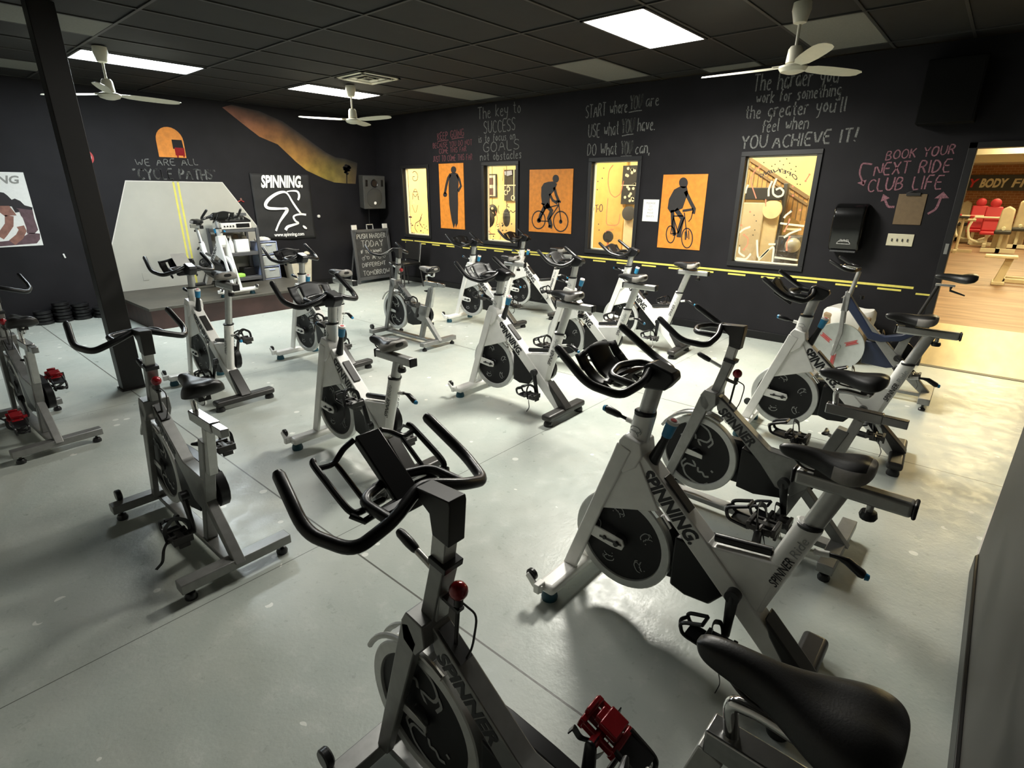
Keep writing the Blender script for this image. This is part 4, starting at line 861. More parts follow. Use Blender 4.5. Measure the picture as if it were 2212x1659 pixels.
# yellow tape line
g = MB(); g.bb(XB-.0018, XB-.0002, .55, 8.62, .788, .812); g.bb(XB-.0018, XB-.0002, 8.66, 9.02, .788, .812)
for k in range(22):
    y = .65+.402*k
    if y < 8.9: g.bb(XB-.0018, XB-.0002, y, y+.215, .752, .772)
g.bb(XB-.0018, XB-.0002, .40, .52, .735, .753)
tag(g.build('tape_stripe', 'tape_yellow', smooth=0), 'long yellow tape line with dashes beneath it along the window wall', 'tape')

# orange posters with riders
def C8(u, v): return PB(860+u/3.95, 340+v/3.95)
def C4(u, v): return PB(1400+u/2.724, 160+v/2.724)
def ell(f, cx_, cy_, rx, ry, n=20): return [f(cx_+rx*cos(2*pi*k/n), cy_+ry*sin(2*pi*k/n)) for k in range(n)]
def poster(y0, y1, z0, z1, lab):
    p = MB().bb(XB-.010, XB-.001, y0, y1, z0, z1).build('poster', 'orange_poster', smooth=0); tag(p, lab, 'poster', 'orange rider posters'); return p
def off(mb): mb.v = [Vector((XB-.0105, p.y, p.z)) if p.x > XB-.001 else Vector((XB-.0125, p.y, p.z)) for p in mb.v]; return mb
p = poster(7.19, 7.82, 1.08, 2.18, 'tall narrow orange poster with a rider silhouette seen from the front')
g = MB(); g.slab(ell(C8, 477, 106, 23, 30), NB); g.slab([C8(*q) for q in ((448,140),(438,190),(435,240),(436,310),(440,400),(450,470),(462,540),(478,606),(492,560),(497,598),(514,560),(514,480),(516,400),(514,330),(515,290),(520,230),(518,165),(500,132),(458,132))], NB)
g.ribbon([C8(*q) for q in ((450,145),(430,180),(415,240),(402,310))], .055, NB); g.ribbon([C8(*q) for q in ((505,145),(527,190),(540,245),(515,290))], .05, NB); g.slab(ell(C8, 405, 318, 17, 20), NB)
off(g).build('silhouette', 'poster_black', p, smooth=0)
p = poster(4.90, 5.722, 1.122, 2.042, 'wide orange poster with a side-on mountain bike rider silhouette')
g = MB(); g.slab(ell(C8, 1349, 182, 27, 34), NB); g.slab([C8(*q) for q in ((1328,205),(1285,208),(1248,220),(1226,255),(1224,330),(1232,400),(1262,440),(1300,425),(1296,370),(1302,325),(1342,275),(1360,225))], NB)
for pts, wd in ((((1335,255),(1352,320),(1378,382)), .045), (((1296,310),(1322,365),(1362,392)), .04), (((1268,400),(1312,455),(1290,520),(1308,588)), .075), (((1256,420),(1222,490),(1205,548)), .065), (((1285,585),(1318,598)), .04),
                ((1228,395),(1252,402)) and (((1225,393),(1255,403)), .02), (((1240,400),(1252,440)), .015), (((1252,438),(1372,405)), .018), (((1372,385),(1395,555)), .018), (((1372,410),(1288,535)), .018), (((1200,542),(1290,545)), .016), (((1200,542),(1260,440)), .016), (((1350,372),(1392,380)), .03)):
    g.ribbon([C8(*q) for q in pts], wd, NB)
g.ribbon(ell(C8, 1203, 533, 56, 76), .018, NB, closed=True); g.ribbon(ell(C8, 1391, 546, 62, 86), .018, NB, closed=True); g.slab(ell(C8, 1391, 548, 14, 18), NB); g.slab(ell(C8, 1203, 538, 16, 20), NB)
off(g).build('silhouette', 'poster_black', p, smooth=0)
p = poster(2.875, 3.470, 1.020, 1.94, 'orange poster nearest the doorway with a road cyclist silhouette, right of the white notice')
g = MB(); g.slab(ell(C4, 210, 640, 26, 32), NB); g.slab([C4(*q) for q in ((192,660),(155,680),(125,735),(117,790),(135,818),(170,805),(205,790),(222,740),(238,700),(230,662))], NB)
for pts, wd in ((((222,690),(248,745),(274,795),(268,822)), .045), (((165,795),(205,850),(190,905),(182,960)), .06), (((145,800),(148,880),(158,950)), .05), (((205,805),(268,795)), .03), (((268,800),(255,850),(240,868)), .012), (((150,835),(210,835)), .015), (((215,815),(232,965)), .014), (((150,840),(180,935)), .014), (((135,940),(180,935),(215,845)), .014), (((135,940),(150,850)), .012), (((222,925),(222,975)), .02), (((240,920),(242,972)), .012)):
    g.ribbon([C4(*q) for q in pts], wd, NB)
g.ribbon(ell(C4, 134, 943, 25, 50), .014, NB, closed=True); g.ribbon(ell(C4, 231, 965, 32, 58), .014, NB, closed=True)
off(g).build('silhouette', 'poster_black', p, smooth=0)

# small notice, clipboard, switches, dispenser
n = MB().bb(XB-.003, XB-.0005, 3.502, 3.73, 1.352, 1.632).build('notice', 'paper', smooth=0); tag(n, 'small white notice taped between the third window and an orange poster', 'sign')
g = MB()
for i, s in enumerate(('PLEASE', 'DO', 'NOT', 'MOVE', 'BIKES')):
    wd = .022*len(s); t = text_mb(s, .034, (XB-.0031, 3.616+wd/2, 1.575-.042*i), (0, -1, 0), UP, .0005, width=wd); g.add(t.v, t.f)
g.build('print', 'ink', n, smooth=0)
r = MB().bb(XB-.008, XB-.001, .624, .862, 1.425, 1.722).build('clipboard', 'clip_brown', bevel=.003); tag(r, 'brown clipboard hung on the wall below the pink chalk words', 'clipboard')
g = MB(); g.bb(XB-.022, XB-.008, .68, .80, 1.705, 1.735); g.tube([(XB-.014, .69, 1.735), (XB-.014, .74, 1.752), (XB-.014, .79, 1.735)], .004, 8); g.build('clip', 'dark_steel', r, bevel=.003)
r = MB().bb(XB-.008, XB-.001, .65, .878, 1.212, 1.333).build('switch_plate', 'ivory', bevel=.003); tag(r, 'ivory plate with four light switches under the clipboard', 'switch')
for k in range(4): MB().bb(XB-.018, XB-.008, .695+.045*k, .705+.045*k, 1.258, 1.285).build('toggle', 'plastic_grey', r, bevel=.002)
r = empty('towel_dispenser', (XB, 1.235, 1.38)); g = MB(); g.prism([(-.005, .245), (-.14, .235), (-.20, .19), (-.215, .08), (-.20, -.16), (-.15, -.235), (-.005, -.235)], -.145, .145, 1)
g.v = [Vector((p.z, p.y, p.x)) if False else p for p in g.v]
g = MB(); pr = [(-.003, .245), (-.14, .238), (-.19, .20), (-.215, .10), (-.20, -.15), (-.155, -.235), (-.003, -.235)]
g.add([(x, -.145, z) for x, z in pr]+[(x, .145, z) for x, z in pr], [tuple(range(6, -1, -1)), tuple(range(7, 14))]+[(i, (i+1) % 7, (i+1) % 7+7, i+7) for i in range(7)])
g.build('cover', 'gloss_cover', r, bevel=.02, seg=4)
g = MB(); g.bb(-.175, -.03, -.12, .12, -.252, -.235)
for k in range(16): g.box((-.178, -.112+.015*k, -.245), (.008, .007, .010))
g.build('cutter_bar', 'plastic_grey', r, smooth=0)
g = MB(); t = text_mb('enMotion', .03, (-.2075, .06, -.12), (0, -1, 0), UP, .001, .15, .0006, width=.11) if False else MB()
g.ribbon([(-.207, .062, -.155), (-.207, .045, -.135), (-.208, .0, -.128), (-.207, -.045, -.135), (-.207, -.062, -.155)], .007, (-1, 0, -.05), .001)
for k in range(3): g.ribbon([(-.209, .034-.03*k, -.142), (-.2095, .034-.03*k, -.118), (-.2095, .018-.03*k, -.118), (-.209, .018-.03*k, -.142)], .006, (-1, 0, -.05), .001)
g.ribbon([(-.206, .065, -.162), (-.206, -.065, -.162)], .006, (-1, 0, -.05), .001)
g.build('maker_mark', 'chalk_bright', r, smooth=0)
tag(r, 'glossy black paper towel dispenser on the wall right of the rightmost window', 'dispenser')
# black loudspeaker high on the right
r = empty('wall_speaker', (XB, .62, 2.58)); MB().bb(-.24, -.03, -.22, .22, -.24, .30).build('cabinet', 'speaker_black', r, bevel=.01); MB().bb(-.03, -.001, -.06, .06, -.1, .1).build('bracket', 'trim_black', r, smooth=0); MB().bb(-.243, -.239, -.20, .20, -.22, .28).build('grille', 'speaker_black', r, smooth=0)
tag(r, 'black loudspeaker almost lost in the dark corner above the doorway', 'speaker')

# ---- wall with the platform: painted road, hill, arch, banner, posters
def PA(px, py): q = U(px, py, 1, EA); return (q.x, EA, q.z)
rd = [(2.638, EA, 1.848), (3.985, EA, 1.842), (4.60, EA, .90), (4.60, EA, .29), (2.26, EA, .29), (2.262, EA, .90)]
g = MB(); g.slab(rd, NA, .001); p = g.build('painted_road', 'road_grey', smooth=0); tag(p, 'pale painted road shape on the wall behind the platform', 'mural')
g = MB(); g.ribbon([(3.262, EA-.001, 1.845), (3.262, EA-.001, .29)], .028, NA, .001); g.ribbon([(3.325, EA-.001, 1.845), (3.325, EA-.001, .29)], .028, NA, .001); g.build('centre_lines', 'road_yellow', p, smooth=0)
g = MB(); e = EA-.001; ed = rd+[rd[0]]; g.ribbon([(a, e, c) for a, b, c in (rd[4], rd[5], rd[0], rd[1], rd[2])], .014, NA, .001); g.build('edge_line', 'off_white', p, smooth=0)
o = MB().bb(2.585, 2.665, EA-.007, EA-.001, .42, .54).build('outlet_plate', 'road_grey', bevel=.002); tag(o, 'blank outlet plate low on the painted road', 'outlet')
# hill
low = [(480,232),(530,272),(560,295),(600,312),(640,350),(662,368),(700,386),(722,394),(745,396),(768,397)]; hi = [(500,226),(560,240),(610,262),(650,290),(680,312),(705,330),(725,340),(745,343),(758,347),(772,352)]
c0 = [(.22,.09,.06),(.26,.10,.045),(.34,.13,.035),(.30,.14,.03),(.42,.21,.04),(.36,.22,.035),(.26,.19,.03),(.24,.18,.04),(.20,.14,.04),(.12,.08,.04)]; dark = (.022,.021,.020)
mb = MB(); L = 6
for j in range(L+1):
    for i in range(10): a_, b_ = PA(*low[i]), PA(*hi[i]); t = j/L; mb.v.append(Vector((a_[0]*(1-t)+b_[0]*t, EA-.001, a_[2]*(1-t)+b_[2]*t)))
for j in range(L):
    for i in range(9): mb.f.append((j*10+i, j*10+i+1, (j+1)*10+i+1, (j+1)*10+i)); mb.mi.append(0)
ob = mb.build('painted_hill', 'mural', smooth=0); ca = ob.data.color_attributes.new('paint', 'FLOAT_COLOR', 'POINT')
for j in range(L+1):
    for i in range(10):
        t = (j/L)**1.1; c_ = c0[i]; ca.data[j*10+i].color = (c_[0]*(1-t)+dark[0]*t, c_[1]*(1-t)+dark[1]*t, c_[2]*(1-t)+dark[2]*t, 1)
tag(ob, 'orange to yellow painted hillside on the back wall above the banner', 'mural')
g = MB(); rnd = random.Random(4)
for k in range(26): a_ = rnd.uniform(0, 2*pi); q = rnd.uniform(0, 1); g.slab(ell(PA, 748+cos(a_)*9*q, 366+sin(a_)*10*q, 3.4, 3.0, 7), NA, .003)
g.ribbon([PA(749, 375), PA(749, 396)], .02, NA, .003)
g.v = [Vector((p.x, p.y-.0015, p.z)) for p in g.v]; g.build('painted_tree', 'wall_black', ob, smooth=0)
# arch
arc = [(3.14, 2.19), (3.14, 2.42)]+[(3.327-.187*cos(radians(a_)), 2.42+.19*sin(radians(a_))) for a_ in range(15, 180, 15)]+[(3.514, 2.42), (3.514, 2.19)]
g = MB(); g.slab([(x, EA, z) for x, z in arc], NA, .001); p = g.build('painted_arch', 'orange_arch' if False else 'orange_poster', smooth=0); tag(p, 'orange painted arch with a dark chair figure high on the back wall', 'mural')
g = MB(); g.slab([(x, EA-.001, z) for x, z in ((3.35, 2.31), (3.35, 2.44), (3.49, 2.44), (3.50, 2.31))], NA, .001); g.build('dark_patch', 'wall_black', p, smooth=0)
g = MB(); g.slab([(x, EA-.0012, z) for x, z in ((3.37, 2.22), (3.37, 2.33), (3.505, 2.33), (3.50, 2.22), (3.48, 2.19), (3.47, 2.22), (3.41, 2.22), (3.405, 2.19), (3.385, 2.19), (3.385, 2.22))], NA, .0012); g.build('figure', 'red_plastic', p, smooth=0)
# banner
bn = MB(); nu, nv = 24, 20
def bf(u, v):
    x = 4.44+1.08*u; z = 2.0-1.085*v-.03*u*v-.012*sin(pi*u)*(1-v); d = .012+.010*sin(u*9+v*3)*v+.008*sin(v*21)*(.3+.7*abs(u-.5))
    return Vector((x, YA-.006-d, z))
b_ = sheet_mb(lambda u, v: bf(u, v), nu, nv).build('banner', 'banner', smooth=80); tag(b_, 'black cloth banner with a white curved rider mark on the back wall', 'banner')
sg = b_.modifiers.new('thickness', 'SOLIDIFY'); sg.thickness = .003; sg.offset = 1
g = MB(); YB = YA-.036
def C1(u, v): q = U(540+u/5.529, 340+v/5.53, 1, YB); return (q.x, YB, q.z)
def var(pts, ws):
    P = [Vector(C1(*q)) for q in pts]; n = len(P); o_ = len(g.v)
    for i in range(n):
        t = (P[min(i+1, n-1)]-P[max(i-1, 0)]).normalized(); s_ = t.cross(NA)*(ws[i]/2); g.v += [P[i]-s_, P[i]+s_]
    for i in range(n-1): g.f.append((o_+2*i, o_+2*i+1, o_+2*i+3, o_+2*i+2)); g.mi.append(0)
def sm(pts, ws, k=5):
    Q = [Vector((p[0], p[1], w_*1000)) for p, w_ in zip(pts, ws)]; R_ = []
    for i in range(len(Q)-1):
        a_, b0, c_, d_ = Q[max(i-1, 0)], Q[i], Q[i+1], Q[min(i+2, len(Q)-1)]
        for j in range(k):
            t = j/k; R_.append(.5*((2*b0)+(c_-a_)*t+(2*a_-5*b0+4*c_-d_)*t*t+(3*b0-a_-3*c_+d_)*t**3))
    R_.append(Q[-1]); var([(q.x, q.y) for q in R_], [q.z/1000 for q in R_])
sm([(310,878),(350,780),(400,700),(440,640),(436,615),(390,612),(300,612),(220,605),(185,570),(215,510),(290,450),(360,418),(420,415),(460,450),(500,520),(560,610),(610,672)], [.035,.035,.05,.06,.055,.035,.045,.05,.055,.055,.05,.045,.035,.03,.035,.04,.03])
sm([(440,408),(500,400),(560,405),(585,440),(585,480),(572,510)], [.02,.025,.035,.04,.04,.03]); sm([(670,685),(610,678),(545,690),(520,715),(545,760),(580,785),(520,805),(450,830),(425,868)], [.035,.035,.03,.035,.035,.03,.04,.05,.055]); sm([(632,815),(655,835),(680,852)], [.02,.045,.02])
g.build('rider_figure', 'banner_white', b_, smooth=0)
t0, t1 = Vector(C1(135, 355)), Vector(C1(630, 355)); t = text_mb('SPINNING.', .265, t0, t1-t0, UP, .002, .25, .012, width=(t1-t0).length); t.build('title_lettering', 'banner_white', b_, smooth=0)
t0, t1 = Vector(C1(292, 945)), Vector(C1(648, 930)); t = text_mb('www.spinning.com', .085, t0, t1-t0, UP, .002, 0, .002, width=(t1-t0).length); t.build('address_lettering', 'banner_white', b_, smooth=0)
# picture poster at far left
def C7(u, v): q = U(u/7.541, 340+v/7.541, 1, EA-.008); return (q.x, EA-.008, q.z)
p = MB().bb(.78, 1.518, EA-.008, EA-.001, 1.02, 1.935).build('poster', 'paper', smooth=0); tag(p, 'photo poster of two riders leaning forward at the far left', 'poster')
mat('hair', (.012, .008, .010), .6); mat('skin', (.26, .12, .09), .6, 0, .3, 20); mat('mauve', (.11, .06, .07), .6, 0, .3, 20)
g = MB(); g.slab([C7(*q) for q in ((-60,600),(0,565),(60,575),(120,620),(190,690),(240,670),(330,710),(400,780),(530,815),(528,860),(250,900),(190,800),(0,790),(-60,800))], NA, .001); g.build('hair', 'hair', p, smooth=0)
g = MB(); g.slab([C7(*q) for q in ((-60,790),(150,790),(240,900),(270,945),(130,950),(90,965),(0,900),(-60,890))], NA, .0014); g.ribbon([C7(*q) for q in ((150,950),(150,1100),(60,1230),(0,1300))], .085, NA, .0014); g.ribbon([C7(*q) for q in ((330,1120),(370,1190),(320,1290),(200,1390))], .08, NA, .0016); g.build('skin', 'skin', p, smooth=0)
g = MB(); g.slab([C7(*q) for q in ((260,825),(530,858),(560,1000),(622,1180),(560,1245),(440,1240),(430,1150),(370,985),(340,950),(300,850))], NA, .0012); g.slab([C7(*q) for q in ((-20,1375),(300,1340),(480,1230),(650,1240),(655,1330),(600,1400),(0,1450))], NA, .0012); g.build('clothing', 'mauve', p, smooth=0)
t = text_mb('SPINNING', .13, (.80, EA-.0085, 1.80), (1, 0, 0), UP, .001, .2, .004, width=.66); t.build('lettering', 'bulb_off', p, smooth=0)
# round sign behind the column
g = MB(); g.lathe([(0, 0), (.105, 0), (.105, .008), (0, .008)], (2.215, YA-.010, 2.145), 1, 32); p = g.build('round_sign', 'red_decal'); tag(p, 'round red and white sign half hidden behind the brown column', 'sign')
MB().lathe([(0, 0), (.078, 0), (.078, .002), (0, .002)], (2.215, YA-.0125, 2.145), 1, 32).build('face', 'paper', p)
k = MB().lathe([(0, 0), (.028, -.01), (.030, -.03), (.018, -.045), (0, -.048)], (5.62, YA, 1.27), 1, 20).build('wall_fitting', 'off_white'); tag(k, 'small white round fitting on the black wall right of the banner', 'fitting')
g = MB(); g.box((1.71, YA-.006, .862), (.02, .010, .06), Matrix.Rotation(radians(-12), 3, 'Y')); tag(g.build('wall_hook', 'paper', bevel=.004), 'tiny white hook on the black wall left of the column', 'hook')
g = MB(); x_ = U(520, 428, 1, YA-.02).x; g.ball((x_, YA-.02, 1.58), .018, 12, 0, (1, .6, 1.3)); g.tube(bent([(x_-.05, YA-.012, 1.545), (x_, YA-.012, 1.565), (x_+.05, YA-.012, 1.54)]), .007, 8, mi=1); tag(g.build('wall_ornament', ['skin', 'red_decal']), 'tiny red and pink ornament on the wall just left of the banner', 'ornament')

# ================================================================== things on and around the platform
def shelf():
    r = empty('shelf_rack', (3.90, 9.40, .29)); hx, hy = .30, .20
    for s in (-1, 1):
        for t in (-1, 1): MB().bb(s*hx-.022, s*hx+.022, t*hy-.022, t*hy+.022, 0, .86).build('post', 'plastic_grey', r, bevel=.004)
    for z in (.03, .43, .80): MB().bb(-hx, hx, -hy, hy, z, z+.055).build('shelf', 'plastic_grey', r, bevel=.006)
    return tag(r, 'grey plastic three-shelf rack on the platform holding audio gear', 'shelf')
shelf()
z = .29+.855
r = empty('amplifier', (3.88, 9.36, z)); MB().bb(-.23, .24, -.17, .17, 0, .095).build('case', 'off_white', r, bevel=.005); MB().bb(.0, .21, -.176, -.169, .02, .08).build('display', 'dark_plastic', r, smooth=0)
for k in range(4): MB().lathe([(0, 0), (.012, 0), (.010, -.014), (0, -.015)], (-.18+.045*k, -.17, .045), 1, 12).build('dial', 'dark_plastic', r)
tag(r, 'white amplifier with a dark display on the top shelf of the rack', 'amplifier')
r = empty('audio_mixer', (3.90, 9.38, z+.096)); g = MB(); g.prism([(-.15, 0), (.15, 0), (.15, .10), (-.15, .03)], -.22, .24); g.build('case', 'dark_plastic', r, bevel=.004)
for i in range(6):
    for j in range(3): MB().cyl((-.17+.065*i, -.08+.07*j, .045+.022*j), (-.17+.065*i, -.085+.07*j, .075+.022*j), .009, 8).build('dial', 'satin_silver', r)
tag(r, 'black mixing desk stacked on the white amplifier', 'mixer')
r = MB().bb(4.0, 4.12, 9.31, 9.40, z+.19, z+.235).build('receiver', 'plastic_grey', bevel=.004); tag(r, 'small grey receiver box on top of the mixing desk', 'receiver')
z2 = .29+.485
r = empty('spray_bottle', (3.79, 9.28, z2)); MB().lathe([(0, 0), (.036, 0), (.038, .01), (.038, .13), (.026, .18), (.012, .20), (.012, .215), (0, .215)], axis=2, seg=20).build('body', 'paper', r); g = MB(); g.cyl((0, 0, .213), (0, 0, .235), .014, 12); g.box((-.012, 0, .25), (.06, .022, .03)); g.tube([(.008, 0, .24), (.02, 0, .20)], .005, 8); g.build('trigger', 'off_white', r)
tag(r, 'white spray bottle on the middle shelf of the rack', 'bottle')
r = empty('bottle', (3.69, 9.27, z2)); MB().lathe([(0, 0), (.028, 0), (.030, .01), (.030, .08), (.012, .10), (0, .10)], axis=2, seg=18).build('body', 'box_blue', r); MB().cyl((0, 0, .10), (0, 0, .12), .014, 12).build('cap', 'paper', r); tag(r, 'small bluish bottle left of the white spray bottle', 'bottle')
r = MB().bb(3.86, 4.07, 9.26, 9.46, z2, z2+.20).build('storage_box', 'paper', bevel=.004); tag(r, 'plain white box on the middle shelf beside the spray bottle', 'box')
for x_, m_, h_, lab in ((3.98, 'brown_card', .27, 'slim brown container behind the white box on the rack'), (4.11, 'tan', .25, 'tan round container behind the white box at the right end of the shelf')):
    r = MB().lathe([(0, 0), (.038, 0), (.042, .02), (.042, h_-.04), (.03, h_-.01), (0, h_)], (x_, 9.52, z2), 2, 18).build('container', m_); tag(r, lab, 'container')
r = MB().bb(3.72, 3.92, 9.22, 9.36, .29+.086, .29+.145).build('storage_box', 'lime', bevel=.014, seg=3); tag(r, 'bright lime green box on the bottom shelf of the rack', 'box')
r = MB().bb(3.96, 4.15, 9.35, 9.55, .29+.086, .29+.22).build('bin', 'dark_plastic', bevel=.01); tag(r, 'dark bin at the back of the bottom shelf of the rack', 'bin')
r = empty('drawer_tower', (4.385, 9.42, .291)); g = MB()
for s in (-1, 1): g.bb(s*.142-.006, s*.142+.006, -.17, .18, 0, .62)
for z_ in (0, .205, .41, .61): g.bb(-.148, .148, -.17, .18, z_, z_+.012)
g.build('frame', 'box_blue', r, bevel=.003)
for i in range(3):
    d_ = MB().bb(-.13, .13, -.178, .16, .018+.205*i, .185+.205*i).build('drawer', 'clear_grey', r, bevel=.01); MB().bb(-.05, .05, -.190, -.178, .150+.205*i, .166+.205*i).build('handle', 'box_blue', d_, bevel=.003)
tag(r, 'three-drawer clear plastic tower beside the rack on the platform', 'drawers')
def crumple(cx_, cy_, cz_, rx, ry, rz, nm, m_, lab, cat, seed=1):
    rn = random.Random(seed); g = MB(); g.ball((0, 0, 0), 1, 18); g.v = [Vector((p.x*rx*rn.uniform(.85, 1.1), p.y*ry*rn.uniform(.85, 1.1), max(p.z, -.35)*rz*rn.uniform(.8, 1.15))) for p in g.v]
    g.xf(Matrix.Translation((cx_, cy_, cz_+.35*rz*.9))); return tag(g.build(nm, m_, smooth=70), lab, cat)
crumple(4.36, 9.40, .925, .13, .12, .045, 'cloth', 'cloth_white', 'crumpled white cloth on top of the drawer tower', 'cloth', 2)
# tall bin with a bag to the right of the platform
r = empty('trash_bin', (4.95, 9.42, 0)); g = MB(); g.loft([[(sx*hw, sy*hw*.85, z_) for sx, sy in ((-1, -1), (1, -1), (1, 1), (-1, 1))] for z_, hw in ((0, .15), (.60, .20))]); g.build('body', 'tan', r, bevel=.02, seg=3)
g = MB(); g.loft([[(cos(a_)*hw*(1+.05*sin(a_*5)), sin(a_)*hw*.85*(1+.05*cos(a_*4)), z_) for a_ in [2*pi*k/24 for k in range(24)]] for z_, hw in ((.52, .225), (.58, .235), (.635, .225), (.64, .18), (.58, .16))], cap=True); g.build('bag', 'black_rubber', r, smooth=70)
tag(r, 'tall tan trash bin with a black bag right of the platform', 'bin')
crumple(5.08, 9.30, .645, .06, .05, .04, 'cloth', 'tan', 'yellowish rag hanging over the edge of the tan trash bin', 'cloth', 5)

# chalk easel
r = empty('chalkboard_easel', (6.47, 9.22, 0), 0); tl = radians(-5); R = Matrix.Rotation(tl, 4, 'X')
g = MB(); w2, H = .40, 1.02
for s in (-1, 1): g.bb(s*w2-.028, s*w2+.028, -.018, .018, 0, H)
g.bb(-w2, w2, -.018, .018, H-.055, H); g.bb(-w2, w2, -.018, .018, .06, .12)
fr = g.xf(R).build('frame', 'plastic_grey', r, bevel=.005)
g = MB(); 
for s in (-1, 1): g.bb(s*.355-.055, s*.355+.055, -.015, .015, H, H+.09)
g.xf(R).build('hinge_block', 'off_white', fr, bevel=.006)
g = MB(); g.tube([(-.07, 0, H), (-.07, 0, H+.085), (.07, 0, H+.085), (.07, 0, H)], .013, 8); g.xf(R).build('handle', 'satin_silver', fr)
b0 = MB().bb(-w2+.025, w2-.025, -.012, .010, .11, H-.05).xf(R).build('board', 'board_slate', r, smooth=0)
g = MB()
for body, x0_, x1_, zz, cap_, tw in (('PUSH HARDER', -.33, .33, .85, .085, True), ('TODAY', -.25, .25, .69, .12, True), ('IF YOU WANT', -.28, .20, .575, .06, False), ('A', -.03, .03, .45, .085, True), ('DIFFERENT', -.29, .26, .315, .075, True), ('TOMORROW', -.29, .33, .15, .09, True)):
    write(g, body, (x0_, -.0125, zz), (x1_, -.0125, zz), cap_, (0, 0, 1), (0, -1, 0), .012, twice=tw)
for s in (-1, 1):
    for q in ((-.055, 0), (.055, .01)): g.ribbon([(s*.19+q[0]+.028*cos(2*pi*k/12), -.0125, .475+q[1]+.028*sin(2*pi*k/12)) for k in range(12)], .007, (0, -1, 0), .001, closed=True)
    g.ribbon([(s*.19-.055, -.0125, .475), (s*.19-.01, -.0125, .53), (s*.19+.05, -.0125, .49)], .007, (0, -1, 0), .001)
g.xf(R).build('chalk_lettering', 'chalk_bright', b0, smooth=0)
g = MB()
for s in (-1, 1): g.tube([(s*.37, .03, 1.0), (s*.37, .33, .01)], .016, 8)
g.build('back_leg', 'plastic_grey', r)
tag(r, 'chalkboard easel reading PUSH HARDER TODAY in the room corner', 'easel')
# loudspeaker in the corner
r = empty('wall_speaker', (6.62, 9.40, 1.70), radians(-6)); R = Matrix.Rotation(radians(4), 4, 'X')
g = MB(); g.loft([[(-.235, -.15, z_), (.235, -.15, z_), (.16, .16, z_), (-.16, .16, z_)] for z_ in (-.30, .30)]); cb = g.xf(R).build('cabinet', 'speaker_grey', r, bevel=.012, seg=3)
g = MB(); g.lathe([(.165, 0), (.175, -.006), (.18, 0)], (0, -.151, -.10), 1, 40); g.lathe([(0, -.012), (.10, -.010), (.165, -.001), (.165, .0)], (0, -.151, -.10), 1, 40); g.xf(R).build('woofer_grille', 'grille', cb)
g = MB(); g.lathe([(.075, 0), (.070, -.010), (.058, .0), (.03, .05), (0, .05)], (0, -.152, .165), 1, 32); g.xf(R).build('horn', 'black_gloss', cb)
g = MB()
for s in (-1, 1): g.box((s*.165, -.152, .17), (.045, .006, .12))
g.xf(R).build('port', 'dark_plastic', cb, bevel=.002)
g = MB(); g.lathe([(0, -.004), (.026, -.003), (.028, 0)], (0, -.160, -.19), 1, 20); g.xf(R).build('badge', 'paper', cb)
g = MB(); g.cyl((0, .10, 0), (0, .29, 0), .03, 12); g.box((0, .28, 0), (.14, .02, .2)); g.tube([(0, .12, -.28), (0, .15, -.60)], .012, 8); g.build('bracket', 'trim_black', r)
tag(r, 'grey two-way loudspeaker mounted in the corner above the chalk easel', 'speaker')
# chair against the window wall
r = empty('stacking_chair', (6.52, 8.34, 0), radians(90)); sh = .44       # faces local -y... turned to face the room
g = MB(); g.box((0, 0, sh), (.44, .42, .05)); g.build('seat', 'saddle_black', r, bevel=.015, seg=3)
g = MB(); g.box((0, -.20, .66), (.42, .035, .34), Matrix.Rotation(radians(10), 3, 'X')); g.build('backrest', 'saddle_black', r, bevel=.012, seg=3)
for s in (-1, 1):
    MB().tube([(s*.20, .19, sh-.02), (s*.22, .22, 0)], .012, 10).build('leg', 'dark_steel', r); MB().tube([(s*.20, -.19, sh-.02), (s*.22, -.23, 0)], .012, 10).build('leg', 'dark_steel', r)
    MB().tube([(s*.205, -.17, sh-.02), (s*.205, -.235, .80)], .011, 10).build('back_upright', 'satin_silver', r)
tag(r, 'black stacking chair against the window wall behind the grey bike', 'chair')

# stacked weight plates along the wall behind the column
pl = None; i_ = 0; rn = random.Random(11)
xs = [(.85, 3), (1.07, 3), (1.285, 4), (1.50, 6), (1.713, 5)]; OD = ('leftmost', 'second', 'third', 'fourth', 'fifth', 'sixth', 'seventh'); si = 0; LV = ('bottom', 'second', 'third', 'fourth', 'fifth', 'top')
for (x_, n_) in [(.40, 3), (.63, 2)]+xs:
    for k_ in range(n_):
        rad = .105-.006*(k_ % 2); zz = .045*k_
        if pl is None:
            pl = MB().lathe([(.018, .004), (.03, .0), (.092, .0), (.105, .008), (.105, .036), (.092, .044), (.075, .034), (.03, .034), (.018, .040)], (0, 0, 0), 2, 28).build('weight_plate', 'black_rubber'); o_ = pl
        else: o_ = pl.copy(); COL.objects.link(o_)
        o_.location = (x_+rn.uniform(-.002, .002), YA-.14+rn.uniform(-.008, .008), zz); s_ = rad/.105; o_.scale = (s_, s_, 1)
        lv = 'top' if k_ == n_-1 else LV[k_]
        tag(o_, lv+' black weight plate in the '+OD[si]+' low stack'+(' from the left' if si else '')+' along the wall', 'weight plate', 'stacked black weight plates')
    si += 1
# larger rings next to the column
for k_, (x_, zz) in enumerate(((1.972, 0), (1.972, .05), (1.972, .10))):
    o_ = MB().lathe([(.055, .004), (.07, 0), (.125, 0), (.14, .01), (.14, .038), (.125, .048), (.07, .046), (.055, .04)], (x_-.10*0, YA-.17, zz), 2, 32).build('weight_plate', 'black_rubber'); tag(o_, ['bottom', 'middle', 'top'][k_]+' large weight plate in the wide stack beside the platform', 'weight plate')
g = MB(); g.tube(bent([(1.88, 9.30, .04), (1.92, 9.22, .01), (2.05, 9.20, .008), (2.10, 9.25, .008)]), .010, 8); tag(g.build('strap', 'paper'), 'short white strap on the floor beside the wide stack of plates', 'strap')
